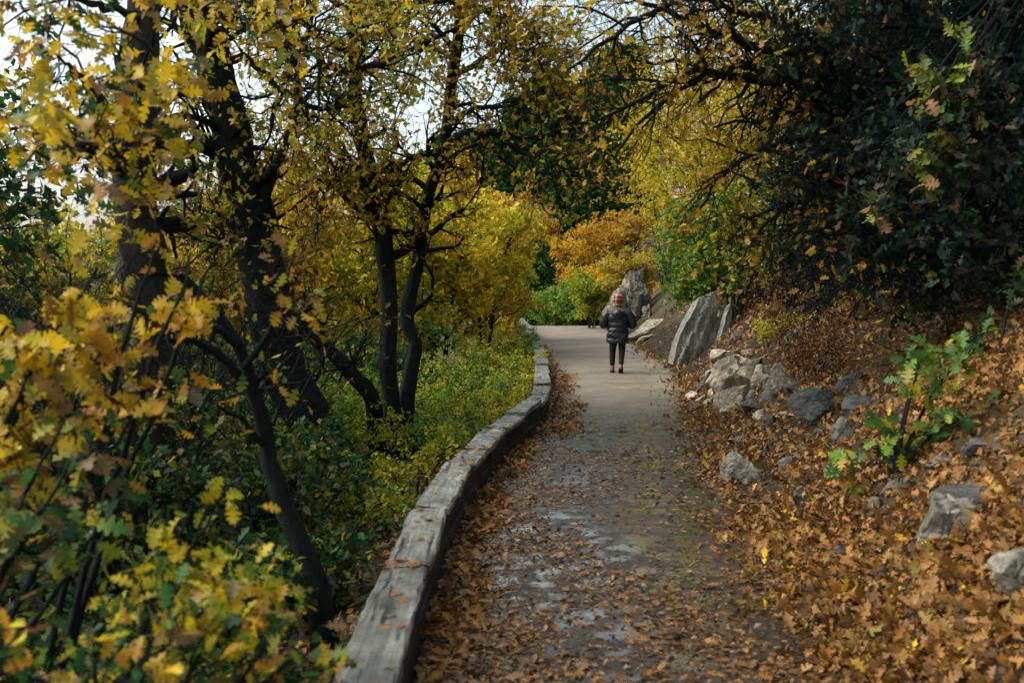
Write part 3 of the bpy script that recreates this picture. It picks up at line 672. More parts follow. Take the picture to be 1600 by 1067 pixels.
# ------------------------------------------------------------------ person
def build_person():
    d = 21.6; p = at(964, 583, d); base = np.array([p[0], d, float(zpath(d)) + .022])
    root = empty('person', base, 'person walking away in black puffer jacket, plaid cap and tan boots', 'person'); root.rotation_euler = (.02, .015, -.10)
    def skin(name, pts, edges, mat, sub=2):
        me = bpy.data.meshes.new(name); me.from_pydata([q[0] for q in pts], edges, []); me.update()
        o = bpy.data.objects.new(name, me); C.objects.link(o)
        md = o.modifiers.new('s', 'SKIN'); md.use_smooth_shade = True
        for v, q in zip(me.skin_vertices[0].data, pts):
            v.radius = q[1] if isinstance(q[1], tuple) else (q[1], q[1])
        me.skin_vertices[0].data[0].use_root = True
        s = o.modifiers.new('d', 'SUBSURF'); s.levels = sub; s.render_levels = sub
        dg = bpy.context.evaluated_depsgraph_get(); m2 = bpy.data.meshes.new_from_object(o.evaluated_get(dg)); m2.name = name
        bpy.data.objects.remove(o, do_unlink=True)
        m2.materials.clear(); m2.materials.append(mat)
        for pl in m2.polygons: pl.use_smooth = True
        q = bpy.data.objects.new(name, m2); C.objects.link(q); q.parent = root; return q
    skinm = simple('skin', (.45, .25, .17), .55); pant = simple('black_trousers', (.012, .013, .015), .8, .3, 30, .3)
    # body: one continuous figure
    body = [((0, 0, .88), (.13, .10)), ((0, .01, 1.10), (.13, .095)), ((0, .01, 1.30), (.15, .10)), ((0, .02, 1.42), .055), ((0, .03, 1.49), (.055, .06)), ((0, .045, 1.58), (.078, .095)), ((0, .04, 1.67), (.06, .07)),
            ((-.17, .01, 1.31), .058), ((-.27, .03, 1.04), .045), ((-.13, .26, 1.08), .033), ((.17, .01, 1.31), .058), ((.28, .03, 1.05), .045), ((.13, .27, 1.09), .033),
            ((-.09, 0, .80), .085), ((-.095, .03, .46), .055), ((-.10, .02, .09), .04), ((.09, 0, .80), .085), ((.085, -.03, .47), .055), ((.075, -.16, .13), .04), ((-.10, .13, .04), .035), ((.08, -.05, .05), .035)]
    ed = [(0, 1), (1, 2), (2, 3), (3, 4), (4, 5), (5, 6), (2, 7), (7, 8), (8, 9), (2, 10), (10, 11), (11, 12), (0, 13), (13, 14), (14, 15), (0, 16), (16, 17), (17, 18), (15, 19), (18, 20)]
    # hands in front of the chest
    for s, w0 in ((-1, 9), (1, 12)):
        wx, wy, wz = body[w0][0]
        pm = len(body); body.append(((wx - s * .05, wy + .05, wz + .01), (.028, .02))); ed.append((w0, pm))
        for f in range(4):
            a = len(body); fz = .022 - .015 * f; ln = (.9, 1, .95, .75)[f]
            body.append(((wx - s * .085, wy + .075 + .004 * ln, wz + .01 + fz), .0095)); body.append(((wx - s * (.085 + .03 * ln), wy + .075, wz + .005 + fz), .0088)); body.append(((wx - s * (.09 + .035 * ln), wy + .05, wz + fz), .008))
            ed += [(pm, a), (a, a + 1), (a + 1, a + 2)]
        a = len(body); body.append(((wx - s * .05, wy + .04, wz + .05), .011)); body.append(((wx - s * .085, wy + .05, wz + .065), .0095)); ed += [(pm, a), (a, a + 1)]
    skin('body', body, ed, skinm)
    tr = [((0, 0, .86), (.16, .125)), ((-.092, 0, .78), .105), ((-.105, .04, .46), .077), ((-.106, .02, .19), .060), ((-.106, .018, .15), .057), ((.092, 0, .78), .105), ((.098, -.03, .47), .077), ((.084, -.13, .22), .060), ((.083, -.145, .185), .057)]
    skin('trousers', tr, [(0, 1), (1, 2), (2, 3), (3, 4), (0, 5), (5, 6), (6, 7), (7, 8)], pant)
    # boots
    tanm = simple('tan_boot_leather', (.30, .125, .045), .6, .4, 25, .25); solem = simple('dark_sole', (.02, .02, .018), .8)
    def boot(x, y, z, pitch):
        o = empty('boot_tmp', (0, 0, 0)); bpy.data.objects.remove(o)
        rings = [(-.055, .0, .050, .060), (-.06, .03, .052, .066), (-.05, .08, .047, .058), (-.04, .13, .050, .055), (-.035, .19, .054, .058)]
        V = []; k = 14
        for (yy, zz, rx, ry) in rings:
            for j in range(k):
                a = 2 * math.pi * j / k; fr = .14 if math.sin(a) > 0 and zz < .06 else (.02 if zz < .1 and math.sin(a) > 0 else 0)
                V.append((math.cos(a) * rx, yy + .05 + math.sin(a) * ry + fr * math.sin(a) * (1.2 if zz < .05 else .7), zz))
        Q = [(i * k + j, i * k + (j + 1) % k, (i + 1) * k + (j + 1) % k, (i + 1) * k + j) for i in range(len(rings) - 1) for j in range(k)]
        me = bpy.data.meshes.new('boot'); me.from_pydata(V, [], Q + [tuple(range(k))[::-1], tuple(range((len(rings) - 1) * k, len(rings) * k))]); me.update()
        for pl in me.polygons: pl.use_smooth = True
        b = obj('boot', me, tanm, root, (x, y, z)); b.rotation_euler = (pitch, 0, 0)
        Vs = [(v[0] * 1.08, (v[1] - .05) * 1.05 + .05, zz) for zz in (-.028, .002) for v in V[:k]]
        ms = bpy.data.meshes.new('sole'); ms.from_pydata(Vs, [], [(j, (j + 1) % k, k + (j + 1) % k, k + j) for j in range(k)] + [tuple(range(k))[::-1], tuple(range(k, 2 * k))]); ms.update()
        obj('sole', ms, solem, b); return b
    boot(-.104, .03, .028, 0); boot(.08, -.155, .085, -.62)
    # jacket
    jm = simple('black_nylon', (.014, .021, .030), .42, .5, 18, .35, .25); yoke = simple('grey_yoke', (.085, .08, .07), .8, .3, 22, .3); cream = simple('cream_fleece', (.55, .47, .36), .95, .2, 60, .25, .8)
    k = 28; V = []; cut = [.645, .755, .885, .985, 1.10, 1.26]
    zs = np.concatenate([[.645], np.linspace(.65, 1.36, 56), [1.385, 1.405]])
    def hw(z): return np.interp(z, [.64, .75, .95, 1.05, 1.2, 1.29, 1.34, 1.37, 1.41], [.235, .232, .212, .214, .238, .245, .22, .175, .095])
    def hd(z): return np.interp(z, [.64, .8, 1.0, 1.2, 1.32, 1.37, 1.41], [.155, .16, .148, .158, .14, .115, .085])
    for z in zs:
        i = np.searchsorted(cut, z) - 1; i = min(max(i, 0), len(cut) - 2); u = np.clip((z - cut[i]) / (cut[i + 1] - cut[i]), 0, 1)
        puff = .020 * (math.sin(math.pi * u) ** .6 if 0 < u < 1 else 0) - .008
        for j in range(k):
            a = 2 * math.pi * j / k; wr = .006 * math.sin(5 * a + z * 30) + .006 * math.sin(9 * a - z * 47) + .005 * math.sin(13 * a + z * 71) + .006 * math.sin(3 * a - z * 19)
            V.append((math.cos(a) * (hw(z) + puff + wr), .005 + math.sin(a) * (hd(z) + puff + wr), z))
    n = len(zs)
    Q = [(i * k + j, i * k + (j + 1) % k, (i + 1) * k + (j + 1) % k, (i + 1) * k + j) for i in range(n - 1) for j in range(k)]
    me = bpy.data.meshes.new('jacket'); me.from_pydata(V, [], Q + [tuple(range(k))[::-1], tuple(range((n - 1) * k, n * k))]); me.update()
    for pl in me.polygons: pl.use_smooth = True
    jk = obj('jacket', me, jm, root)
    for s in (-1, 1):
        pts = spline([(s * .17, .01, 1.335), (s * .262, .005, 1.21), (s * .315, .03, 1.05), (s * .235, .15, 1.055), (s * .145, .25, 1.085)], 40)
        u = np.linspace(0, 1, 40); rad = np.interp(u, [0, .12, .5, .75, 1], [.075, .097, .09, .078, .056]) + .009 * np.abs(np.sin(u * math.pi * 6)) ** .6
        Vv, Tt = tubes(pts[None], rad[None], 14); obj('sleeve', mesh_np('sleeve', Vv, Tt, smooth=True), jm, jk)
    def ell(name, c, rx, ry, rz, mat, parent, rot=(0, 0, 0), nz=(0, math.pi), mod=None, nu=24, nv=14):
        V = []; Q = []
        for i in range(nv + 1):
            th = nz[0] + (nz[1] - nz[0]) * i / nv
            for j in range(nu):
                ph = 2 * math.pi * j / nu; q = np.array([math.sin(th) * math.cos(ph) * rx, math.sin(th) * math.sin(ph) * ry, math.cos(th) * rz])
                if mod: q = mod(q, th, ph)
                V.append(tuple(q))
        for i in range(nv):
            for j in range(nu):
                Q.append((i * nu + j, (i + 1) * nu + j, (i + 1) * nu + (j + 1) % nu, i * nu + (j + 1) % nu))
        m_ = bpy.data.meshes.new(name); m_.from_pydata(V, [], Q); m_.update()
        for pl in m_.polygons: pl.use_smooth = True
        o = obj(name, m_, mat, parent, c); o.rotation_euler = rot; return o
    # grey yoke over the shoulders, hood hanging on the back, collar
    V = []; zz = np.linspace(1.285, 1.412, 9)
    for z in zz:
        for j in range(k):
            a = 2 * math.pi * j / k; V.append((math.cos(a) * (hw(z) + .020), .005 + math.sin(a) * (hd(z) + .022), z + .004))
    Q = [(i * k + j, i * k + (j + 1) % k, (i + 1) * k + (j + 1) % k, (i + 1) * k + j) for i in range(8) for j in range(k)]
    me = bpy.data.meshes.new('yoke'); me.from_pydata(V, [], Q); me.update()
    for pl in me.polygons: pl.use_smooth = True
    obj('yoke', me, yoke, jk)
    ell('hood', (0, -.135, 1.265), .135, .075, .115, jm, jk, (.25, 0, 0), mod=lambda q, th, ph: q * (1 + .05 * math.sin(ph * 3)))
    ell('hood_rim', (0, -.10, 1.355), .15, .085, .035, yoke, jk, (.2, 0, 0))
    ell('collar', (0, .02, 1.415), .08, .075, .035, yoke, jk)
    # plaid trapper cap with fleece flaps
    pm, t, b = M('plaid_wool')
    tc = t.nodes.new('ShaderNodeTexCoord'); sp = t.nodes.new('ShaderNodeSeparateXYZ'); t.links.new(tc.outputs['Object'], sp.inputs[0])
    def stripes(src, f, stops, off=0.0):
        m1 = t.nodes.new('ShaderNodeMath'); m1.operation = 'MULTIPLY_ADD'; m1.inputs[1].default_value = f; m1.inputs[2].default_value = off + 50
        m2 = t.nodes.new('ShaderNodeMath'); m2.operation = 'FRACT'; t.links.new(src, m1.inputs[0]); t.links.new(m1.outputs[0], m2.inputs[0])
        rr = ramp(t, m2.outputs[0], stops); rr.color_ramp.interpolation = 'CONSTANT'; return rr.outputs[0]
    at2 = t.nodes.new('ShaderNodeMath'); at2.operation = 'ARCTAN2'; t.links.new(sp.outputs[0], at2.inputs[0]); t.links.new(sp.outputs[1], at2.inputs[1])
    st = [(0, (.20, .025, .018)), (.25, (.50, .22, .03)), (.42, (.60, .56, .46)), (.56, (.012, .014, .02)), (.80, (.30, .05, .02))]
    a_ = stripes(at2.outputs[0], 1.0, st, .1); b2 = stripes(sp.outputs[2], 10.5, st, .3)
    t.links.new(mixc(t, .5, a_, b2), b.inputs['Base Color']); b.inputs['Roughness'].default_value = .95; b.inputs['Specular IOR Level'].default_value = .2
    cap = ell('cap', (0, .04, 1.585), .118, .126, .14, pm, root, (0, 0, 0), (0, math.pi * .70), mod=lambda q, th, ph: q * np.array([1, 1, 1.0 if q[2] > 0 else 1.25]))
    for s in (-1, 1): ell('ear_flap', (s * .088, -.02, -.12), .016, .04, .045, cream, cap)
    ell('cap_band', (0, -.012, -.112), .104, .108, .022, pm, cap)
    return root
build_person()

# ------------------------------------------------------------------ trees left of the path
W_OAK = {'yellow': 3, 'gold': 3, 'ygreen': 2.2, 'orange': 2, 'lgreen': 1.2, 'rust': 1}
def A(*pts): return [at(*p) for p in pts]
def to_ground(p):
    q = np.array(p, float); q[2] = float(gz(q[0], q[1])) - .15; return q

b = to_ground(at(540, 760, 13))
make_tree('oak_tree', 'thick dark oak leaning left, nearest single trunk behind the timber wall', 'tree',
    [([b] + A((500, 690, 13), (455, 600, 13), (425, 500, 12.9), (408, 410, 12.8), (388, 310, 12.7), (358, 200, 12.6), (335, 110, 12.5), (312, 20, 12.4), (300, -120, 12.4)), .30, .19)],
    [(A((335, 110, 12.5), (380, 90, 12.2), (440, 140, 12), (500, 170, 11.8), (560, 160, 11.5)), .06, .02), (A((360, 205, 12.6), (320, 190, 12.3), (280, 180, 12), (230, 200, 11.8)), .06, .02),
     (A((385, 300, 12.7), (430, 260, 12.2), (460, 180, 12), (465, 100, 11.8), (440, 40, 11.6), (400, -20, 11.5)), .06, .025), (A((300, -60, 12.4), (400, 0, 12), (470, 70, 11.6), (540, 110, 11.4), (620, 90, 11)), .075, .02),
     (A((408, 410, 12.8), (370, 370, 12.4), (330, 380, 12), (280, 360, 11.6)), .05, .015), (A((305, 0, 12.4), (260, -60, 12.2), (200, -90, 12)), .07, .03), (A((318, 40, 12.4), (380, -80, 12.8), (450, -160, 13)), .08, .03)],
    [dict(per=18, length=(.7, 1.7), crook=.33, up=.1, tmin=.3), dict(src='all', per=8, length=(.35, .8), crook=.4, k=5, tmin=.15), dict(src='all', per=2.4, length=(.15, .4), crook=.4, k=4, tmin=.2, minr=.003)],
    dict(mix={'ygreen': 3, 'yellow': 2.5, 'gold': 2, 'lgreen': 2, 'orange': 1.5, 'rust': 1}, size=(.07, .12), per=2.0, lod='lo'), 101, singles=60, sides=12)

b = to_ground(at(622, 720, 15.4))
make_tree('oak_tree', 'three stemmed dark oak growing behind the bend of the timber wall', 'tree',
    [([b + np.array([-.08, 0, 0])] + A((608, 660, 15), (606, 560, 15), (603, 420, 15), (590, 330, 15), (570, 250, 15), (560, 160, 15), (558, 80, 15), (552, -40, 15)), .135, .08),
     ([b + np.array([.15, 0, 0])] + A((638, 640, 15.2), (650, 545, 15.3), (638, 480, 15.4), (655, 400, 15.4), (664, 330, 15.4), (690, 230, 15.3), (708, 120, 15.2), (722, 0, 15), (730, -80, 15)), .125, .06),
     ([b + np.array([-.3, -.1, 0])] + A((585, 640, 14.6), (545, 580, 14.3), (490, 520, 14), (440, 478, 13.8), (390, 420, 13.6), (350, 330, 13.5)), .13, .05)],
    [(A((680, 245, 15.3), (720, 212, 14.9), (770, 205, 14.6), (830, 215, 14.2), (880, 205, 14), (930, 190, 13.8)), .075, .02), (A((690, 235, 15.3), (650, 245, 15.1), (600, 270, 14.8), (560, 235, 14.5)), .055, .018),
     (A((570, 250, 15), (530, 280, 14.6), (490, 300, 14.4), (450, 330, 14.2)), .05, .015), (A((560, 120, 15), (600, 90, 14.6), (660, 70, 14.2), (740, 30, 14)), .055, .018), (A((557, 90, 15), (500, 60, 14.7), (450, 20, 14.5)), .05, .018),
     (A((708, 120, 15.2), (760, 90, 14.8), (810, 60, 14.4), (850, 40, 14)), .05, .015), (A((695, 200, 15.3), (740, 170, 14.6), (800, 165, 14.2), (850, 140, 13.8)), .05, .014), (A((665, 330, 15.4), (620, 300, 15), (600, 340, 14.8)), .045, .02),
     (A((560, 60, 15), (620, 15, 14.5), (700, 0, 14), (780, -20, 13.6)), .05, .014), (A((722, 0, 15), (780, 30, 14.4), (830, 80, 14), (870, 150, 13.6)), .05, .012), (A((712, 80, 15.2), (660, 20, 14.8), (600, -30, 14.4)), .05, .015), (A((555, 20, 15), (480, -10, 14.6), (400, 30, 14.2), (340, 20, 14)), .05, .014), (A((556, 110, 15), (500, 130, 14.4), (450, 200, 14), (420, 250, 13.8)), .04, .012),
     (A((770, 205, 14.6), (810, 235, 14.2), (860, 255, 13.8), (900, 275, 13.6)), .04, .012)],
    [dict(per=19, length=(.6, 1.6), crook=.32, up=.05, tmin=.3), dict(src='all', per=8, length=(.3, .75), crook=.4, k=5, tmin=.15), dict(src='all', per=2.4, length=(.15, .35), crook=.4, k=4, tmin=.2, minr=.003)],
    dict(mix={'gold': 3, 'yellow': 2, 'orange': 2.5, 'ygreen': 2, 'rust': 1.3, 'lgreen': .8}, size=(.075, .125), per=2.0, lod='lo', keep=lambda P, r: ((P[:, 2] > 1.6) | (r.uniform(size=len(P)) < .35)) & ((P[:, 0] < -.3) | (P[:, 2] > 4.5) | (r.uniform(size=len(P)) < .45))), 102, singles=60, sides=11)

b = to_ground(at(235, 640, 8.2))
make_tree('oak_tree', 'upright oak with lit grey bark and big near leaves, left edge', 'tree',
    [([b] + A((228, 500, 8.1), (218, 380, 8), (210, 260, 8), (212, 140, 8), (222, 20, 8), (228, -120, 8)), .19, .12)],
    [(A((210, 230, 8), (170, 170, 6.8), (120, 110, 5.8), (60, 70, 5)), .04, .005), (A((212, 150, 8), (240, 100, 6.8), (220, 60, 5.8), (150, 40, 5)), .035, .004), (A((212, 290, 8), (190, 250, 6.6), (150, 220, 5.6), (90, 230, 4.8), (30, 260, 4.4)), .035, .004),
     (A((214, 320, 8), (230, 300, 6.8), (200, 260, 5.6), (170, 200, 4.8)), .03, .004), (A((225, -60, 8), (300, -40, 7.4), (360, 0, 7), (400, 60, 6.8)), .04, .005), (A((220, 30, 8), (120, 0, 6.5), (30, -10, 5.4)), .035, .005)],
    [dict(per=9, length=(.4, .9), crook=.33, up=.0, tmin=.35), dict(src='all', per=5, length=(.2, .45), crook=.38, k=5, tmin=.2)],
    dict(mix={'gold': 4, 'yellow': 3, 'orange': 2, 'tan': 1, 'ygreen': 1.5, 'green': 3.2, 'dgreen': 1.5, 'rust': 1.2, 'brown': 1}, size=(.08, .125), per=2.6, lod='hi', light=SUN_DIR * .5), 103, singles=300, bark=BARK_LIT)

# slim dark sapling next to the wall
b = to_ground(at(512, 985, 6.0))
make_tree('oak_sapling', 'slim crooked dark sapling leaning over the left end of the wall', 'tree',
    [([b] + A((490, 900, 5.9), (455, 820, 5.9), (425, 740, 5.9), (412, 680, 5.9), (398, 620, 5.8), (372, 540, 5.7), (330, 480, 5.6), (280, 430, 5.5)), .075, .022)],
    [(A((400, 620, 5.8), (350, 560, 5.6), (290, 530, 5.4), (230, 540, 5.2)), .03, .01), (A((385, 570, 5.7), (420, 520, 5.5), (440, 470, 5.4), (430, 420, 5.3)), .022, .008), (A((372, 540, 5.7), (330, 510, 5.5), (270, 500, 5.3), (200, 480, 5.1)), .028, .01)],
    [dict(per=8, length=(.3, .7), crook=.35, tmin=.4), dict(src='all', per=4, length=(.15, .4), crook=.4, k=5, tmin=.2)],
    dict(mix={'green': 2, 'tan': 2, 'orange': 2, 'gold': 2, 'ygreen': 1}, size=(.07, .11), per=.8, lod='hi'), 104, singles=150)

# big leaved shrubs close to the camera, left
def near_shrub(label, base_px, targets, mix, seed, per=5.0, size=(.08, .125), r0=.022, singles=300, n1=5, n2=3, group=None, len1=(.22, .5), light=.6, mat=None):
    x, y = base_px; base = np.array([x, y, float(gz(x, y)) - .1]); st = []
    r = np.random.default_rng(seed)
    for (px, py, d) in targets:
        q = at(px, py, d); m1 = base + (q - base) * .4 + np.array([0, 0, .18]); m2 = base + (q - base) * .75 + np.array([0, 0, .12])
        st.append(([base + r.normal(0, .04, 3) * np.array([1, 1, 0]), m1, m2, q], r0, r0 * .25))
    return make_tree('oak_shrub', label, 'shrub', st, [], [dict(per=n1, length=len1, ang=(25, 65), crook=.3, up=.05, tmin=.5), dict(src='all', per=n2, length=(.1, .25), crook=.35, k=5, tmin=.2, minr=.002)],
        dict(mix=mix, size=size, per=per, lod='hi', light=SUN_DIR * light + np.array([.1, -.5, 0])), seed + 1, singles=singles, base=base, sides=6, group=group)
near_shrub('sunlit yellow and gold oak shrub filling the left edge at eye level', (-2.5, 2.9), [(110, 470, 4.3), (60, 560, 4.1), (150, 420, 4.4), (40, 450, 4.2), (120, 570, 4.4), (20, 650, 4.0)],
    {'yellow': 4, 'ygreen': 2, 'gold': 3, 'orange': 1.4, 'green': 1.8, 'brown': .8, 'tan': .6}, 111, per=4.2, size=(.075, .12), len1=(.15, .38))
near_shrub('dull gold and green oak shrub under the bright one at left', (-2.3, 2.8), [(40, 780, 3.4), (110, 720, 3.5), (20, 900, 3.3), (100, 660, 3.8), (200, 660, 4.2), (160, 820, 3.9)],
    {'gold': 1, 'brown': 2, 'tan': .8, 'ygreen': 1.2, 'green': 3, 'dgreen': 3, 'rust': 1, 'yellow': .6}, 113, per=2.4, size=(.07, .11))
near_shrub('bright yellow and green oak shrub low in the left foreground', (-1.55, 3.1), [(330, 800, 3.8), (380, 840, 3.8), (300, 870, 3.6), (400, 900, 3.7), (330, 930, 3.5), (300, 790, 4)],
    {'yellow': 4, 'ygreen': 2, 'gold': 2, 'green': 1.6}, 115, per=3.0, n1=4, size=(.055, .09), len1=(.15, .35))
near_shrub('orange and brown oak shrub at the bottom left beside the wall', (-1.35, 2.9), [(250, 960, 3.3), (330, 990, 3.3), (440, 980, 3.6), (400, 1030, 3.3), (470, 1010, 3.7), (150, 1040, 3.0)],
    {'gold': 2, 'orange': 1.6, 'tan': 1.5, 'ygreen': 1.8, 'yellow': 1, 'green': 2, 'dgreen': 1}, 117, per=2.2, size=(.055, .09))
near_shrub('spray of orange and yellow leaves crossing the leaning oak trunk', (-2.2, 4.2), [(300, 400, 4.4), (240, 390, 4.3), (330, 410, 4.6)],
    {'orange': 3, 'gold': 3, 'yellow': 2}, 119, per=2.5, n1=3, n2=3, len1=(.15, .3), singles=120)
# understorey shrubs, their shade put into darker leaf colours
UND = [(-3.2, 4.6, 1.7), (-3.9, 3.9, 1.8), (-3.6, 5.6, 1.9), (-2.5, 5.0, 1.1), (-4.6, 7.4, 2.4), (-2.7, 7.2, 1.5), (-1.75, 5.4, .8), (-3.4, 9.2, 2.2), (-2.0, 8.6, 1.1), (-5.6, 9.5, 3.0), (-1.55, 7.0, .7), (-2.3, 4.1, .9), (-1.5, 4.3, .6), (-4.6, 11.5, 2.6), (-2.4, 10.8, 1.3), (-7.0, 12.0, 3.4)]
UL = ['dark leafy shrub directly behind the bright yellow shrub', 'dark shrub at the left edge behind yellow leaves', 'dull green shrub in shade behind the bright yellow shrub', 'low green shrub in shade under the slim sapling', 'tall dim shrub between the two big left trunks', 'green brown shrub at the foot of the slim sapling', 'knee high green plant touching the wall near the sapling', 'shaded shrub left of the leaning oak base', 'low leafy shrub in front of the leaning oak base', 'tall dim shrub far left behind the grey trunk', 'small green shrub by the wall beyond the sapling', 'shaded green shrub below the yellow foreground shrub', 'small shaded plant at the near left end of the wall', 'dim shrub behind the leaning oak at left', 'green shrub right of the leaning oak base', 'tallest dim shrub beyond the grey trunk at far left']
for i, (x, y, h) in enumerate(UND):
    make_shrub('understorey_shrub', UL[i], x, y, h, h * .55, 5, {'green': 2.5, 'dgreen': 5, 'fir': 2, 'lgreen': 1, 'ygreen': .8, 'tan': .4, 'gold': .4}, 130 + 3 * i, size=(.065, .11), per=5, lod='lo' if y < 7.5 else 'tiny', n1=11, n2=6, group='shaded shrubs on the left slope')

shade_firs = [(-6.6, 7.6, 7.5, 'unseen tall dark fir added to shade the left slope beside the viewer'), (-7.8, 10.6, 8.0, 'unseen tall dark fir added to shade the left slope beyond the first')]  # firs out of view, added to shade the understorey
for i, (x, y, h, lb) in enumerate([(-3.9, 8.0, 3.4, 'bare dark twig tangle between the grey trunk and the leaning oak'), (-3.0, 7.2, 2.6, 'lower bare dark twig tangle behind the slim sapling'), (-2.9, 10.2, 3.4, 'bare dark brush right of the leaning oak'), (-5.2, 9.0, 3.6, 'bare dark brush left of the grey trunk'), (-4.4, 6.4, 2.8, 'bare dark brush behind the yellow shrub at left'), (-4.6, 12.8, 4.2, 'tall bare brush behind the leaning oak')]):
    make_shrub('bare_brush', lb, x, y, h, h * .42, 7, {'brown': 2, 'dgreen': 2, 'tan': 1, 'gold': 1, 'green': 1}, 860 + 3 * i, size=(.06, .10), per=.25, lod='lo', n1=10, n2=6, n3=2, r0=.03, cat='brush', group='bare dark brush on the left slope')

# sunlit undergrowth beside the wall
BED = [(-.55, 12.0, .55), (-.9, 13.2, .7), (-.35, 14.2, .6), (-1.5, 13.8, .9), (-.8, 15.6, .8), (-.1, 15.9, .55), (-1.6, 16.5, 1.1), (-.6, 17.6, .9), (.1, 18.2, .6), (-1.3, 18.6, 1.1), (-.3, 20.0, .9), (.2, 21.2, .7), (-1.0, 21.2, 1.2), (.15, 24, .7), (-.6, 23.6, 1.1), (-2.2, 15.2, 1.0), (-2.3, 19.0, 1.3), (-1.1, 10.6, .6), (-1.3, 8.9, .55), (.2, 27, .8), (.1, 30.5, .8), (-.7, 32, 1.0), (.0, 35, .8), (-.2, 39, .9), (-1.2, 29.5, 1.1)]
BL = ['nearest the wall bend', 'left of the wall bend', 'right against the wall past the bend', 'in front of the three stemmed oak', 'behind the wall bend', 'touching the wall below the yellow oaks', 'beside the three stemmed oak', 'in the middle of the sunlit bed', 'hugging the wall beyond the bend', 'left in the sunlit bed', 'under the slim yellow oak', 'by the narrow far stretch of wall', 'behind the sunlit bed', 'at the far end of the bed by the wall', 'under the bright yellow oaks', 'between the dark oaks', 'behind the three stemmed oak', 'low in leaves before the bend', 'low in leaves before the sapling', 'along the far stretch of wall', 'behind the slim yellow oak by the wall', 'behind the bright yellow oaks', 'near the far end of the wall', 'at the very end of the wall', 'at the foot of the bright yellow oak']
for i, (x, y, h) in enumerate(BED):
    mix = [{'lgreen': 2.5, 'ygreen': 4, 'green': .8, 'yellow': 1.2}, {'lgreen': 3, 'green': 1.8, 'ygreen': 2}, {'ygreen': 3, 'gold': 1.5, 'lgreen': 1.5, 'yellow': 1}][i % 3]
    make_shrub('green_shrub', ['yellow green', 'fresh green', 'gold tinged'][i % 3] + ' low shrub ' + BL[i], x, y, h, h * .7, 6, mix, 210 + 3 * i, size=(.04, .075), per=5 if y > 11 else 3.5, lod='lo' if y < 16 else 'tiny', n1=8, n2=5, r0=.014, group='low shrubs along the wall')

MIDS = [(-3.2, 14.5, 1.5), (-4.2, 16.2, 2.0), (-5.4, 14.4, 2.0), (-3.4, 17.8, 1.7), (-5.2, 18.5, 2.6), (-6.8, 16.5, 2.6), (-4.2, 20.5, 2.4), (-2.6, 21.8, 1.9), (-6.4, 19.8, 2.8), (-2.9, 12.6, 1.2), (-8.6, 18.0, 3.0), (-3.6, 11.6, 1.4)]
ML = ['right behind the leaning oak base', 'between leaning oak and three stemmed oak', 'left behind the leaning oak', 'behind the left stem of the three stemmed oak', 'in the gap between the dark oaks', 'farther left behind the leaning oak', 'under the golden oak behind the dark trunks', 'left of the bright yellow oaks', 'deep in the gap between the dark oaks', 'at the foot of the leaning oak', 'deep behind the grey trunk', 'just left of the leaning oak base']
for i, (x, y, h) in enumerate(MIDS):
    make_shrub('slope_shrub', ['yellow green', 'green', 'gold and green'][i % 3] + ' shrub ' + ML[i], x, y, h, h * .6, 6, [{'ygreen': 2, 'lgreen': 2, 'green': 2}, {'green': 3, 'dgreen': 1.5, 'lgreen': 1}, {'gold': 2, 'yellow': 1.5, 'green': 1.5, 'lgreen': 1}][i % 3], 800 + 3 * i, size=(.08, .13), per=7, lod='tiny', n1=11, n2=6, group='shrubs on the slope between the dark oaks')

# yellow oaks behind
YO = [(-.8, 28, 5.0, 'slim bright yellow oak beside the far wall'), (-1.9, 26, 4.6, 'bright yellow oak left of the slim one'), (-3.4, 24.5, 5.4, 'yellow green oak behind the three stemmed oak'), (-5.2, 23, 6.2, 'golden oak seen between the dark trunks'), (-7.2, 22, 6.0, 'yellow oak seen left of the leaning trunk'),
      (-4.6, 30, 7.0, 'tall green gold oak far behind the dark trunks'), (-9.8, 21, 6.4, 'yellow oak at far left behind shrubs'), (-2.6, 32, 6.4, 'orange gold oak behind the bright yellow pair'), (-.9, 34, 5.0, 'orange oak beyond the slim yellow one'), (-7.6, 31, 7.5, 'tall dull gold oak deep at left'), (-12.5, 27, 7.0, 'dull green oak deepest at left'), (-14.5, 23, 10.5, 'shaded green oak at the left edge beyond the shrubs'), (-10.5, 16.5, 9.0, 'shaded oak between left edge and grey trunk'), (-8.6, 14.2, 7.4, 'dim green oak close behind the grey trunk')]
YM = [{'yellow': 4, 'gold': 1, 'ygreen': 3, 'lgreen': 1.5}, {'yellow': 4, 'gold': 2, 'orange': .6, 'ygreen': 2, 'lgreen': .6}, {'ygreen': 3, 'yellow': 3, 'lgreen': 1.5}, {'gold': 3, 'yellow': 3, 'orange': 1}, {'yellow': 3, 'ygreen': 2, 'gold': 2}, {'lgreen': 2, 'ygreen': 3, 'gold': 2}, {'yellow': 2, 'gold': 2, 'lgreen': 2}, {'gold': 3, 'orange': 2, 'yellow': 2}, {'orange': 3, 'gold': 3, 'tan': 1}, {'gold': 2, 'ygreen': 2, 'tan': 1}, {'lgreen': 2, 'ygreen': 2, 'gold': 1}, {'green': 3, 'dgreen': 2, 'ygreen': 1}, {'green': 3, 'dgreen': 3, 'ygreen': 1, 'gold': .5}, {'dgreen': 4, 'green': 2, 'gold': .7}]
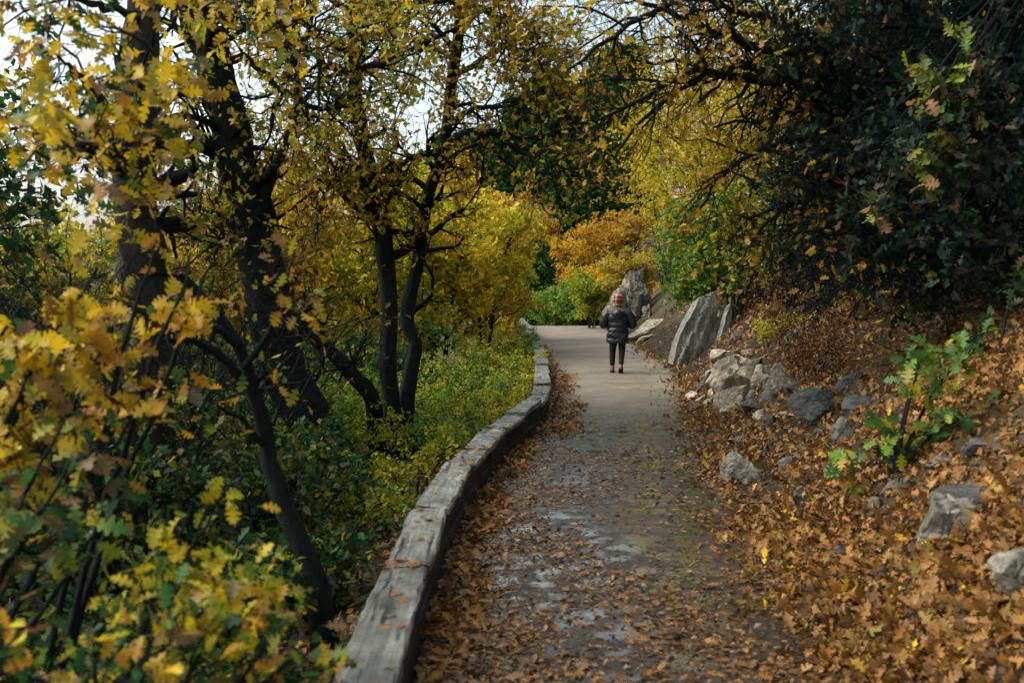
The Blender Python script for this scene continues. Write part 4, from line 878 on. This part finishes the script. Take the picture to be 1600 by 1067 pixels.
for i, (x, y, h, lb) in enumerate(YO):
    r = np.random.default_rng(300 + i); base = np.array([x, y, float(gz(x, y))])
    make_tree('yellow_oak', lb, 'tree', auto_stems(base, h, h * .22, 3, r, .085), [], [dict(per=16, length=(.22 * h, .38 * h), ang=(30, 80), crook=.28, up=.12, tmin=.22), dict(src='all', per=7, length=(.09 * h, .17 * h), crook=.35, k=4, tmin=.15), dict(src='all', per=2, length=(.05 * h, .09 * h), crook=.35, k=3, tmin=.3, minr=.003)],
        dict(mix=YM[i], size=(.14, .23), per=7.5 if i < 2 else 9, lod='lo' if i < 2 else 'tiny', jitter=.06, light=SUN_DIR * .4), 330 + i, base=base, sides=6, group='yellow oaks beyond the dark trunks')

# ------------------------------------------------------------------ right side
RB = [(4.95, 25.6, 2.8, {'lgreen': 3, 'green': 2.5, 'ygreen': 2}, 'green bush beside the walker above the bare soil'), (5.3, 24.0, 3.0, {'green': 3, 'lgreen': 2, 'ygreen': 1.5}, 'dark green bush over the top of the slab'), (5.6, 22.0, 2.6, {'green': 2, 'lgreen': 2, 'ygreen': 2, 'gold': 1}, 'green gold bush right of the slab top'),
      (5.9, 29, 6.0, {'ygreen': 3, 'yellow': 2, 'lgreen': 2}, 'tall yellow green bush above the outcrop'), (6.2, 26.5, 6.0, {'yellow': 3, 'gold': 2.5, 'ygreen': 2}, 'tall yellow oak bush high on the right bank'), (6.8, 33, 6.8, {'gold': 3, 'orange': 1.5, 'yellow': 2}, 'golden bush behind the yellow green one'),
      (5.2, 18.6, 1.5, {'green': 2, 'lgreen': 1.5, 'gold': 1, 'rust': 1}, 'mixed green and rust bush on the shaded bank'), (6.0, 20.3, 2.4, {'green': 2, 'dgreen': 2, 'ygreen': 1.5, 'gold': 1}, 'shaded bush above the rock heap'), (4.95, 41.2, 2.6, {'gold': 2, 'ygreen': 2, 'orange': 1, 'grey': 1}, 'pale gold shrub crowning the outcrop'), (3.4, 42.5, 2.2, {'lgreen': 2, 'ygreen': 2, 'gold': .7}, 'small green shrub left of the outcrop'), (7.6, 40, 8, {'yellow': 2, 'ygreen': 2, 'gold': 2, 'orange': 1}, 'tall yellow bush farthest along the right bank'), (7.4, 23, 6.0, {'ygreen': 2, 'gold': 2, 'green': 1}, 'gold green bush high above the slab'), (7.6, 29, 7.5, {'yellow': 2, 'gold': 3, 'ygreen': 2, 'orange': 1}, 'highest golden bush on the right bank'), (7.0, 46, 6.5, {'ygreen': 2, 'gold': 2, 'orange': 1}, 'gold bush beyond the outcrop')]
for i, (x, y, h, mix, lb) in enumerate(RB):
    make_shrub('bank_bush', lb, x, y, h, h * .42, 6, mix, 400 + 3 * i, size=(.09, .16), per=11, lod='tiny', n1=14, n2=7, r0=.035, cat='bush', group='bushes on the right bank', light=SUN_DIR * .4, clen=.75)
make_shrub('yellow_bush', 'small bright yellow bush among rocks on the bank', *hit(1212, 540)[:2], .55, .3, 6, {'yellow': 2, 'ygreen': 3, 'lgreen': 1}, 441, size=(.035, .06), per=5, lod='lo', n1=7, n2=5, r0=.01, cat='bush')
for i, (px, py, h, lb) in enumerate([(1250, 560, .9, 'rust brown dry brush beside the grey blue rock'), (1265, 600, .7, 'lower rust brown dry brush on the bank'), (1225, 500, .9, 'dry rust brush above the yellow bush')]):
    make_shrub('dry_brush', lb, *hit(px, py)[:2], h, h * .5, 8, {'rust': 3, 'brown': 2, 'tan': 1}, 450 + 3 * i, size=(.035, .06), per=2, lod='tiny', n1=10, n2=4, r0=.008, cat='brush', leafmat=DRY)

# big dark oak overhanging from the right bank
b = np.array([6.6, 12.0, float(gz(6.6, 12.0)) - .2])
make_tree('overhanging_oak', 'dark twiggy oak on the right bank, limbs arching over the path', 'tree',
    [([b, b + np.array([-.3, 0, 1.2]), b + np.array([-.8, -.2, 2.4]), b + np.array([-1.3, -.3, 3.6]), b + np.array([-1.5, -.3, 5])], .26, .13)],
    [(A((1520, 130, 11.6), (1400, 110, 11.4), (1270, 95, 11.2), (1160, 60, 11), (1070, 30, 10.8), (980, -10, 10.6)), .09, .02), (A((1500, 200, 11.6), (1400, 170, 11.3), (1280, 130, 11), (1180, 125, 10.8), (1080, 110, 10.6), (1000, 150, 10.4), (930, 190, 10.2)), .085, .015),
     (A((1450, 170, 11.5), (1330, 130, 11.4), (1230, 110, 11.3), (1150, 110, 11.2), (1080, 130, 11), (1010, 180, 10.8), (960, 240, 10.6)), .07, .012), (A((1480, 230, 11.4), (1380, 200, 11), (1290, 210, 10.8), (1200, 230, 10.6), (1130, 270, 10.4), (1090, 330, 10.2)), .07, .012),
     (A((1500, 280, 11.4), (1400, 260, 11), (1310, 280, 10.8), (1230, 320, 10.6), (1170, 380, 10.4)), .06, .012), (A((1500, 60, 11.6), (1400, 0, 11.2), (1280, -40, 11), (1150, -30, 10.8), (1040, 10, 10.6), (950, 60, 10.4), (890, 110, 10.2)), .085, .015),
     (A((1300, 90, 11.2), (1220, 40, 10.6), (1130, 10, 10), (1060, -20, 9.6)), .05, .015), (A((1520, 320, 11.2), (1450, 330, 10.6), (1390, 380, 10.2), (1350, 430, 10)), .05, .012), (A((1540, 0, 11.6), (1600, -100, 10.5), (1500, -250, 9.5), (1350, -350, 9)), .08, .02), (A((1540, 0, 11.6), (1400, -150, 11.6), (1200, -250, 11.6), (1050, -260, 11.6)), .08, .02)],
    [dict(per=22, length=(.6, 1.5), crook=.3, up=-.05, droop=.5, tmin=.15, bias=(-.15, 0, -.1)), dict(src='all', per=9, length=(.3, .8), crook=.36, k=5, tmin=.1, droop=.3), dict(src='all', per=2.4, length=(.15, .4), crook=.4, k=4, tmin=.2, minr=.003)],
    dict(mix={'orange': 3, 'gold': 4, 'rust': 1.3, 'tan': 1, 'yellow': 2, 'ygreen': .8, 'brown': .6}, size=(.065, .11), per=1.0, lod='lo2', keep=lambda P, r: r.uniform(size=len(P)) < np.clip(1.25 - (P[:, 0] - .8) / 3.0, .05, 1) * np.where((P[:, 0] < 1.6) & (P[:, 2] < 4.4), .35, 1)), 501, base=b, singles=80, limb_sides=6)

b = np.array([6.2, 9.2, float(gz(6.2, 9.2)) - .2])
make_tree('dark_oak', 'dark green leaved oak filling the upper right corner', 'tree', [([b, b + np.array([-.1, .1, 1.5]), b + np.array([-.4, .2, 3]), b + np.array([-.5, .2, 4.8])], .2, .1)],
    [(A((1640, 200, 9.3), (1540, 160, 9.6), (1430, 150, 9.9), (1320, 190, 10.1), (1240, 250, 10.2)), .06, .012), (A((1640, 120, 9.3), (1520, 60, 9.6), (1400, 40, 9.9), (1290, 60, 10.2)), .06, .012), (A((1640, 300, 9.2), (1540, 290, 9.4), (1440, 320, 9.7), (1350, 380, 9.9)), .05, .012), (A((1640, 30, 9.3), (1500, -30, 9.4), (1350, -30, 9.6), (1230, 0, 9.8)), .06, .012), (A((1650, 360, 9.2), (1570, 380, 9.3), (1480, 400, 9.6), (1400, 440, 9.8)), .04, .01), (A((1640, 250, 9.3), (1560, 230, 8.8), (1500, 230, 8.6), (1440, 260, 8.4)), .04, .01)],
    [dict(per=16, length=(.5, 1.2), crook=.3, up=0, droop=.3, tmin=.1), dict(src='all', per=8, length=(.25, .6), crook=.36, k=4, tmin=.1), dict(src='all', per=2, length=(.12, .3), crook=.4, k=3, tmin=.2, minr=.003)],
    dict(mix={'dgreen': 4, 'fir': 4, 'firdark': 3, 'green': .5, 'brown': .7, 'rust': .25}, size=(.07, .12), per=5, lod='lo', spread=1.0), 571, base=b, limb_sides=6)

def make_fir(name, label, x, y, h, rad, seed, mix, nb=90, n2=10, per=16, size=(.10, .2), group=None, cat='conifer', t0=.08, near=True, zoff=0.0):
    r = np.random.default_rng(seed); base = np.array([x, y, float(gz(x, y)) - .2 + zoff]); root = empty(name, base, label, cat, group)
    tp = np.array([base, base + [0.03, 0, h * .5], base + [0, .05, h]]); p = spline(tp, 10); V, T = tubes(p[None], np.linspace(h * .022, .01, 10)[None], 8)
    obj('trunk', mesh_np('trunk', V - base, T, smooth=True), BARK, root)
    t = np.sort(r.uniform(t0, .98, nb)); a = np.arange(nb) * 2.399 + r.uniform(-.3, .3, nb); L = rad * np.minimum((1 - t) ** .85 + .06, 1) * r.uniform(.75, 1.1, nb)
    k = 6; pts = np.empty((nb, k, 3)); dr = np.stack([np.cos(a), np.sin(a), np.zeros(nb)], -1)
    for j in range(k):
        u = j / (k - 1); pts[:, j] = base + np.array([0, 0, 1.]) * (t * h)[:, None] + dr * (L * u)[:, None]; pts[:, j, 2] += L * (.12 * u - .42 * u * u) ; pts[:, j] += r.normal(0, .02, (nb, 3)) * u
    rr = (.008 + .012 * (1 - t))[:, None] * np.linspace(1, .3, k)[None] * (h / 5) ** .5
    p2, r2 = branch(pts, rr, n2, (.22 * rad, .42 * rad), r, ang=(40, 65), crook=.12, up=-.05, tmin=.15, k=3, minr=.003)
    V1, T1 = tubes(pts, rr, 4); V2, T2 = tubes(p2, r2, 3)
    tag(obj('branchwork', mesh_np('branchwork', np.vstack([V1, V2]) - base, np.vstack([T1, T2 + len(V1)]), smooth=True), TWIG, root), kind='stuff')
    P, D, U, S = leaves_on(np.concatenate([p2]), per, size, r, .0, .45, 1.0, .02)
    c1, c2 = palette(mix, len(P), r, .35); V, T, c = leaf_arrays(P, D, U, S, c1, c2, 'need' if near else 'tiny', r)
    obj('crown', mesh_np('crown', V - base, T, c), NEEDLE, root); return root

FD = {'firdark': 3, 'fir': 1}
for i, (x, y, h, lb) in enumerate(shade_firs):
    make_fir('dark_fir', lb, x, y, h, 2.1, 580 + i, {'fir': 2, 'dgreen': 1}, nb=100, n2=10, per=12, size=(.14, .26), group='unseen shade firs on the left slope')

for i, (x, y, h, rad, lb) in enumerate([(5.8, 16.0, 6.0, 1.8, 'black looking fir on the right bank, leftmost of the dark thicket'), (5.3, 12.6, 6.2, 1.8, 'dense dark fir in front of the right thicket'), (7.2, 13.4, 7.5, 2.2, 'tall dark fir in the middle of the right thicket'), (6.3, 17.6, 7.0, 2.1, 'dark fir farthest back in the right thicket'), (8.6, 16.4, 8.0, 2.3, 'dark fir hidden deepest in the right thicket'), (6.2, 9.6, 6.5, 2.0, 'dark fir at the right frame edge'), (5.6, 5.2, 7.0, 2.3, 'unseen dark fir added beside the viewer to shade the right bank'), (5.2, 1.2, 7.0, 2.4, 'unseen dark fir added behind the viewer to shade the right bank')]):  # last two stand out of view, added to keep sky light off the bank
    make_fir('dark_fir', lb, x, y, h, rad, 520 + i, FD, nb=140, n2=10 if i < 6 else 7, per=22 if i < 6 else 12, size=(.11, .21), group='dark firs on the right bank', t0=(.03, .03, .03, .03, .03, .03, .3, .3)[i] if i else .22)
for i, (x, y, lb) in enumerate([(6.9, 8.2, 'dark bare brush at the right edge above the leafy bank'), (6.2, 9.6, 'tangled dark brush below the firs'), (5.6, 11.8, 'tangled dark brush in the shade under the overhanging oak'), (5.4, 16.6, 'shaded brush behind the mossy boulder')]):
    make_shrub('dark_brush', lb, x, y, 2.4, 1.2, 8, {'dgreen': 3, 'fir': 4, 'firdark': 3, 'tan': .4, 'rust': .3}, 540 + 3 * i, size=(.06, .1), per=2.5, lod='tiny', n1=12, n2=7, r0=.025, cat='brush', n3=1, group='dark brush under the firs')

def right_shrub(label, base, targets, mix, seed, singles, per=4.5, size=(.10, .15), n1=4, len1=(.15, .35)):
    st = []; r = np.random.default_rng(seed); base = np.asarray(base, float)
    for (px, py, d) in targets:
        q = at(px, py, d); st.append(([base, base + (q - base) * .45 + np.array([0, 0, .12]), base + (q - base) * .8 + np.array([0, 0, .06]), q], .012, .004))
    return make_tree('oak_shrub', label, 'shrub', st, [], [dict(per=n1, length=len1, ang=(25, 65), crook=.3, tmin=.45), dict(src='all', per=3, length=(.08, .2), crook=.35, k=5, tmin=.2, minr=.002)],
        dict(mix=mix, size=size, per=per, lod='hi', light=SUN_DIR * .6 + np.array([-.3, -.4, 0])), seed + 1, singles=singles, base=base, sides=6)
hb = hit(1400, 745); 
right_shrub('green and yellow oak seedling shrub growing on the leafy bank', hb, [(1440, 560, 7.2), (1480, 590, 7.2), (1420, 620, 7.3), (1395, 680, 7.4), (1340, 740, 7.5), (1450, 680, 7.2), (1530, 650, 7.1), (1380, 720, 7.4), (1500, 560, 7.2)], {'green': 4, 'dgreen': 1, 'lgreen': 2, 'ygreen': 1.3, 'yellow': .8, 'tan': .8}, 561, 220, per=2.3, n1=3)
right_shrub('oak sprig with green and tan leaves hanging before the dark thicket', (5.3, 9.4, 5.6), [(1380, 230, 8.2), (1420, 210, 8.2), (1370, 330, 8.2), (1450, 200, 8.4), (1400, 280, 8.2), (1490, 240, 8.4), (1420, 320, 8.3)], {'green': 3, 'lgreen': 1.5, 'tan': 2, 'ygreen': 1, 'brown': 1}, 563, 150, per=3, n1=2, len1=(.12, .25), size=(.12, .17))
right_shrub('small shaded oak sprig at the right edge of the bank', hit(1560, 560), [(1590, 450, 8.6), (1580, 490, 8.6), (1540, 520, 8.7)], {'green': 3, 'tan': 2, 'dgreen': 2}, 565, 60, per=3, n1=3)

# ------------------------------------------------------------------ far hillside
FG = {'green': 5, 'dgreen': 2, 'lgreen': .6}
far_firs = [(2.2, 96, 10), (-3.1, 99, 10.5), (-6.6, 98, 10), (5.2, 94, 11), (-1.5, 98, 9.5), (8.2, 97, 11), (0.5, 104, 12), (4, 106, 13), (7.5, 108, 13), (-4.8, 100, 9), (10.5, 112, 17), (13.5, 116, 16), (-8.5, 102, 10), (12, 100, 11)]
FL = 'dark green fir on the far hillside behind the orange oaks'
f0 = make_fir('far_fir', FL, *far_firs[0][:2], 10, 2.6, 601, FG, nb=170, n2=10, per=12, size=(.22, .42), group='firs on the far hillside', near=False)
f1 = make_fir('far_fir', FL, *far_firs[1][:2], 11, 3.0, 602, FG, nb=170, n2=10, per=12, size=(.22, .42), group='firs on the far hillside', near=False)
for i, (x, y, h) in enumerate(far_firs[2:]):
    copy_tree([f0, f1][i % 2], (x, y, float(gz(x, y)) - .2), i * 1.3, h / 8.6)
make_fir('fir_tree', 'small pointed green fir left of the path crest', 1.55, 55, 5.6, 1.35, 611, {'dgreen': 2, 'green': 3}, nb=110, n2=8, per=8, size=(.16, .3), near=False)
for i, (x, y, h) in enumerate([(-11.5, 42, 9), (-15, 46, 10), (-9, 50, 8.5)]):
    make_fir('pine_tree', ['pale grey green pine seen through the twigs left of the leaning oak', 'grey green pine at far left beyond the valley', 'grey green pine between the dark oak trunks far behind'][i], x, y, h, 2.2, 615 + i, {'grey': 1, 'dgreen': 2, 'green': 1.5}, nb=90, n2=8, per=7, size=(.2, .4), near=False)

def proto_shrub(label, mix, seed, group, h=3.0, n1=11, n2=6, per=7):
    return make_shrub('hillside_oak', label, 0, 66, h, h * .5, 6, mix, seed, size=(.14, .26), per=per, lod='tiny', n1=n1, n2=n2, r0=.06, group=group, cat='shrub', light=SUN_DIR * .4)
HL = {'o': 'orange oak shrub on the far hillside below the firs', 'g': 'golden oak shrub on the far hillside below the firs', 'l': 'green shrub just beyond the path crest', 'b': 'brown tan oak shrub on the far hillside below the firs'}
pr = {'o': proto_shrub(HL['o'], {'orange': 3, 'gold': 3, 'rust': 1}, 651, 'orange oak shrubs on the far hillside'), 'g': proto_shrub(HL['g'], {'gold': 4, 'yellow': 2, 'orange': 1}, 653, 'golden oak shrubs on the far hillside'),
      'l': proto_shrub(HL['l'], {'lgreen': 3, 'ygreen': 2, 'green': 2}, 655, 'green shrubs beyond the crest'), 'b': proto_shrub(HL['b'], {'tan': 2, 'orange': 2, 'gold': 2, 'ygreen': 1}, 657, 'brown oak shrubs on the far hillside')}
spots = []; r = np.random.default_rng(66)
for row, (yy, kinds, n, x0, x1) in enumerate([(51, 'lll', 7, 1.6, 5.2), (56, 'llg', 6, 1.2, 7), (63, 'ogb', 8, -1.5, 9), (69, 'oog', 9, -2.5, 10), (75, 'ogo', 9, -3, 10)]):
    for j in range(n):
        spots.append((x0 + (x1 - x0) * (j + r.uniform(.2, .8)) / n, yy + r.uniform(-2, 2), kinds[int(r.integers(3))], r.uniform(.75, 1.15)))
used = set()
for x, y, kd, s in spots:
    if kd == 'l': s *= .72
    z = float(gz(x, y)) - .1
    if kd not in used:
        used.add(kd); o = pr[kd]; o.location = (x, y, z); o.scale = (s, s, s)
    else: copy_tree(pr[kd], (x, y, z), float(r.uniform(0, 6.28)), s)

# ------------------------------------------------------------------ fallen leaves
def litter(name, label, n, area, dens, mix, size, lod, seed, mat, tilt=.35, lift=(.004, .03), zfun=None, singles=0, parent=None, curl=(-.5, .7), fold=(.05, .5)):
    r = np.random.default_rng(seed); x0, x1, y0, y1 = area
    m = int(n * 3); u = r.uniform(size=m); y = y0 * (y1 / y0) ** u ; x = r.uniform(x0, x1, m)
    if callable(dens): keep = r.uniform(size=m) < dens(x, y)
    x, y = x[keep][:n], y[keep][:n]; n = len(x)
    if zfun is None: z = gz(x, y); Nn = gnormal(x, y)
    else: z = zfun(x, y); Nn = np.tile(np.array([0, 0, 1.]), (n, 1))
    P = np.stack([x, y, z], -1) + Nn * r.uniform(lift[0], lift[1], (n, 1))
    U = norm(Nn + r.normal(size=(n, 3)) * tilt); D = norm(np.cross(U, r.normal(size=(n, 3))))
    S = size[0] + (size[1] * 1.12 - size[0]) * r.uniform(0, 1, n) ** 1.4
    big = np.zeros(n, bool)
    if singles:
        px, py, dd = project(P); vis = (px > 0) & (px < 1600) & (py > 0) & (py < 1067)
        big[np.argsort(-np.where(vis, S / dd, 0))[:singles]] = True
        single_leaves(parent, np.zeros(3), P[big], D[big], U[big], S[big], leaf_variants(mix, r, 48, lod='hi', curl=curl, fold=fold), mat, r)
    q = ~big; c1, c2 = palette(mix, int(q.sum()), r)
    V, T, c = leaf_arrays(P[q], D[q], U[q], S[q], c1, c2, lod, r, curl=curl, fold=fold)
    return tag(obj(name, mesh_np(name, V, T, c), mat), label, 'leaves', kind='stuff')

BROWN = {'ground_tan': 3, 'ground_brown': 2.6, 'ground_rust': 2, 'ground_dark': 1.4, 'ground_pale': .9, 'gold': .12, 'yellow': .06, 'lgreen': .05}
er = lambda x, y: x - xr(y)
litter('leaf_litter', 'larger curled brown oak leaves on the bank closest to the viewer', 11000, (1.2, 6.0, 3.6, 8.2), lambda x, y: np.clip(.4 + (er(x, y) + .2) * 1.3, 0, 1) * (er(x, y) > -.3) * (.4 + .6 * (lump(x * 1.5, y * 1.5) > -.5)), BROWN, (.045, .105), 'lo2', 708, DRY, tilt=.8, curl=(-1.0, 1.2), fold=(.1, .9), lift=(.004, .045))
litter('leaf_litter', 'brown oak leaves covering the near right bank', 23000, (1.2, 7.0, 4.6, 14.5), lambda x, y: np.clip(.4 + (er(x, y) + .2) * 1.3, 0, 1) * (er(x, y) > -.3) * (.55 + .45 * (lump(x * 1.5, y * 1.5) > -.5)), BROWN, (.045, .10), 'lo', 701, DRY, tilt=.75, singles=300, parent=GROUND, curl=(-.9, 1.1), fold=(.1, .8))
litter('leaf_litter', 'brown oak leaves covering the farther right bank', 16000, (1.8, 9, 13, 34), lambda x, y: np.clip(.3 + (er(x, y) + .35) * 1.0, 0, 1) * (er(x, y) > -.5) * (1 - .8 * ((y > 22) & (y < 34) & (er(x, y) < 1.6) & (er(x, y) > .25))), BROWN, (.06, .11), 'lo', 702, DRY, tilt=.75, curl=(-.9, 1.1), fold=(.1, .8))
pz = lambda x, y: zpath(y) + .02
def pden(x, y):
    inn = (x > xl(y) + .01) & (x < xr(y) + .2)
    e = x - xl(y); er_ = xr(y) - x
    n_ = np.clip(.5 + lump(x * 1.7, y * 1.1) * .45 + .35 * lump(x * 4 + 3, y * 3), .06, 1)
    edge = np.clip(1.3 - e / .45, 0, 1) + .6 * np.clip(.8 - er_ / .3, 0, 1) * (y > 9)
    n_ = n_ * np.clip(1.25 - .36 * e, .25, 1.1)
    far = np.clip((15.5 - y) / 4, 0.012, 1)
    return inn * np.clip(n_ * .6 * far + edge * np.clip((30 - y) / 10, .04, 1), 0, 1)
litter('leaf_litter', 'wet trodden brown leaves scattered on the path', 13000, (-.5, 3.9, 4.2, 40), pden, {'ground_brown': 3, 'ground_tan': 1.6, 'ground_rust': 2, 'ground_dark': 2.5}, (.03, .07), 'lo', 703, WETLEAF, tilt=.22, lift=(.002, .014), zfun=pz, singles=300, parent=PATH, curl=(-.3, .4))
litter('leaf_litter', 'brown leaves drifted against the foot of the timber wall', 4200, (-.5, 1.4, 4.2, 30), lambda x, y: (x > xl(y) + .02) & (x < xl(y) + .12 + .22 * np.abs(np.sin(y * 1.3)) + .30 * ((y > 12.5) & (y < 24)) * np.abs(np.sin(y * .55))), {'ground_tan': 2, 'ground_rust': 2.4, 'ground_brown': 2, 'ground_dark': 1}, (.06, .10), 'lo', 704, DRY, tilt=.6, lift=(.005, .06), zfun=pz)
litter('leaf_litter', 'brown leaves under the shrubs left of the timber wall', 9000, (-7, .6, 3.2, 26), lambda x, y: (x < xl(y) - WALL_W - .03) * np.clip(1.5 - (xl(y) - x) / 1.2, .02, 1), BROWN, (.06, .11), 'lo', 705, DRY)
litter('leaf_litter', 'small wet leaf crumbs trodden into the near path', 22000, (-.5, 3.2, 4.2, 17), lambda x, y: pden(x, y) * .9 + .1 * ((x > xl(y)) & (x < xr(y))) * (y < 14), {'ground_brown': 3, 'ground_dark': 4, 'ground_rust': 1.5, 'ground_tan': .8}, (.02, .05), 'tiny', 706, WETLEAF, tilt=.2, lift=(.001, .008), zfun=pz, curl=(-.2, .3))
def undergrowth(name, label, n, area, dens, mix, size, hmax, seed):
    r = np.random.default_rng(seed); x0, x1, y0, y1 = area; m = n * 3
    y = y0 * (y1 / y0) ** r.uniform(size=m); x = r.uniform(x0, x1, m); k = r.uniform(size=m) < dens(x, y); x, y = x[k][:n], y[k][:n]; n = len(x)
    hh = hmax * (.35 + .65 * np.clip(.5 + .5 * lump(x * 1.3, y * 1.3), 0, 1)) * r.uniform(0, 1, n) ** .7
    P = np.stack([x, y, gz(x, y) + hh], -1); D = r.normal(size=(n, 3)); D[:, 2] -= .1; U = r.normal(size=(n, 3)) * .6; U[:, 2] += 1
    c1, c2 = palette(mix, n, r); V, T, c = leaf_arrays(P, D, U, r.uniform(size[0], size[1], n), c1, c2, 'lo', r)
    st = np.arange(0, n, 3); pp = np.stack([P[st] - np.stack([r.normal(0, .05, len(st)), r.normal(0, .05, len(st)), hh[st] + .03], -1), P[st]], 1); pp = np.stack([pp[:, 0], pp.mean(1) + r.normal(0, .015, (len(st), 3)), pp[:, 1]], 1)
    V2, T2 = tubes(pp, np.full((len(st), 3), .0022), 3); c2_ = np.tile(np.array([[.05, .055, .03]]), (len(V2), 1))
    return tag(obj(name, mesh_np(name, np.vstack([V, V2]), np.vstack([T, T2 + len(V)]), np.vstack([c, c2_])), LEAF), label, 'plants', kind='stuff')
undergrowth('undergrowth', 'shaded leafy ground cover on the slope left of the wall', 16000, (-11, .6, 3.0, 34), lambda x, y: (x < xl(y) - WALL_W - .06) * np.clip(.35 + .3 * lump(x * .9, y * .9) + .3, .1, 1), {'green': 2.5, 'dgreen': 5, 'fir': 2, 'lgreen': 1.2, 'ygreen': .8, 'gold': .3, 'tan': .3}, (.05, .095), .55, 721)  # same darkened leaf mix carries the slope's shade in its colour
litter('leaf_litter', 'crumbled dark leaf bits between the leaves of the right bank', 18000, (1.2, 6.5, 3.6, 15), lambda x, y: (er(x, y) > -.5) * 1.0, {'ground_dark': 4, 'ground_brown': 3, 'ground_rust': 1}, (.02, .05), 'tiny', 707, DRY, tilt=.6, lift=(.0, .02))
def stick_litter(n, seed):
    r = np.random.default_rng(seed); y = 4 * 5.5 ** r.uniform(size=n); x = xr(y) + r.uniform(-.5, 4.5, n); k = 5; P = np.empty((n, k, 3)); a = r.uniform(0, 6.28, n); L = r.uniform(.12, .55, n)
    for j in range(k):
        a = a + r.normal(0, .18, n); px_ = x if j == 0 else P[:, j - 1, 0] + np.cos(a) * L / k; py_ = y if j == 0 else P[:, j - 1, 1] + np.sin(a) * L / k
        P[:, j] = np.stack([px_, py_, gz(px_, py_) + .028 + .012 * r.uniform(size=n)], -1)
    V, T = tubes(P, np.repeat(r.uniform(.002, .006, (n, 1)), k, 1) * np.linspace(1, .5, k)[None], 4)
    tag(obj('twig_litter', mesh_np('twig_litter', V, T, smooth=True), BARK_LIT), 'thin dead twigs lying among the leaves of the right bank', 'twigs', kind='stuff')
stick_litter(420, 731)
# leaves lying on the cap planks
def cap_leaves():
    r = np.random.default_rng(77); mesh = leaf_variants({'tan': 3, 'orange': 2, 'rust': 1.5, 'gold': .7}, r, 14, 'hi', curl=(-.3, .5))
    for i in range(170):
        x0, y0, x1, y1, z = CAP_TOPS[int(r.choice([2, 3, 3, 3, 4, 4, 4, 5, 5, 6, 6, 7, 8, 9, 10]))]; t = r.uniform(.03, .97) if r.uniform() < .6 else r.choice([.03, .96]) + r.uniform(-.03, .03)
        o = obj('fallen_leaf', mesh[int(r.integers(14))], DRY); s = r.uniform(.03, .095)
        o.location = (x0 + (x1 - x0) * t + r.uniform(-.11, .11), y0 + (y1 - y0) * t, z + .018); o.scale = (s, s, s); o.rotation_euler = (r.uniform(-.15, .15), r.uniform(-.15, .15), r.uniform(0, 6.28))
        tag(o, 'brown curled oak leaf lying on the cap of the timber wall', 'leaf', 'fallen leaves on the wall cap')
cap_leaves()
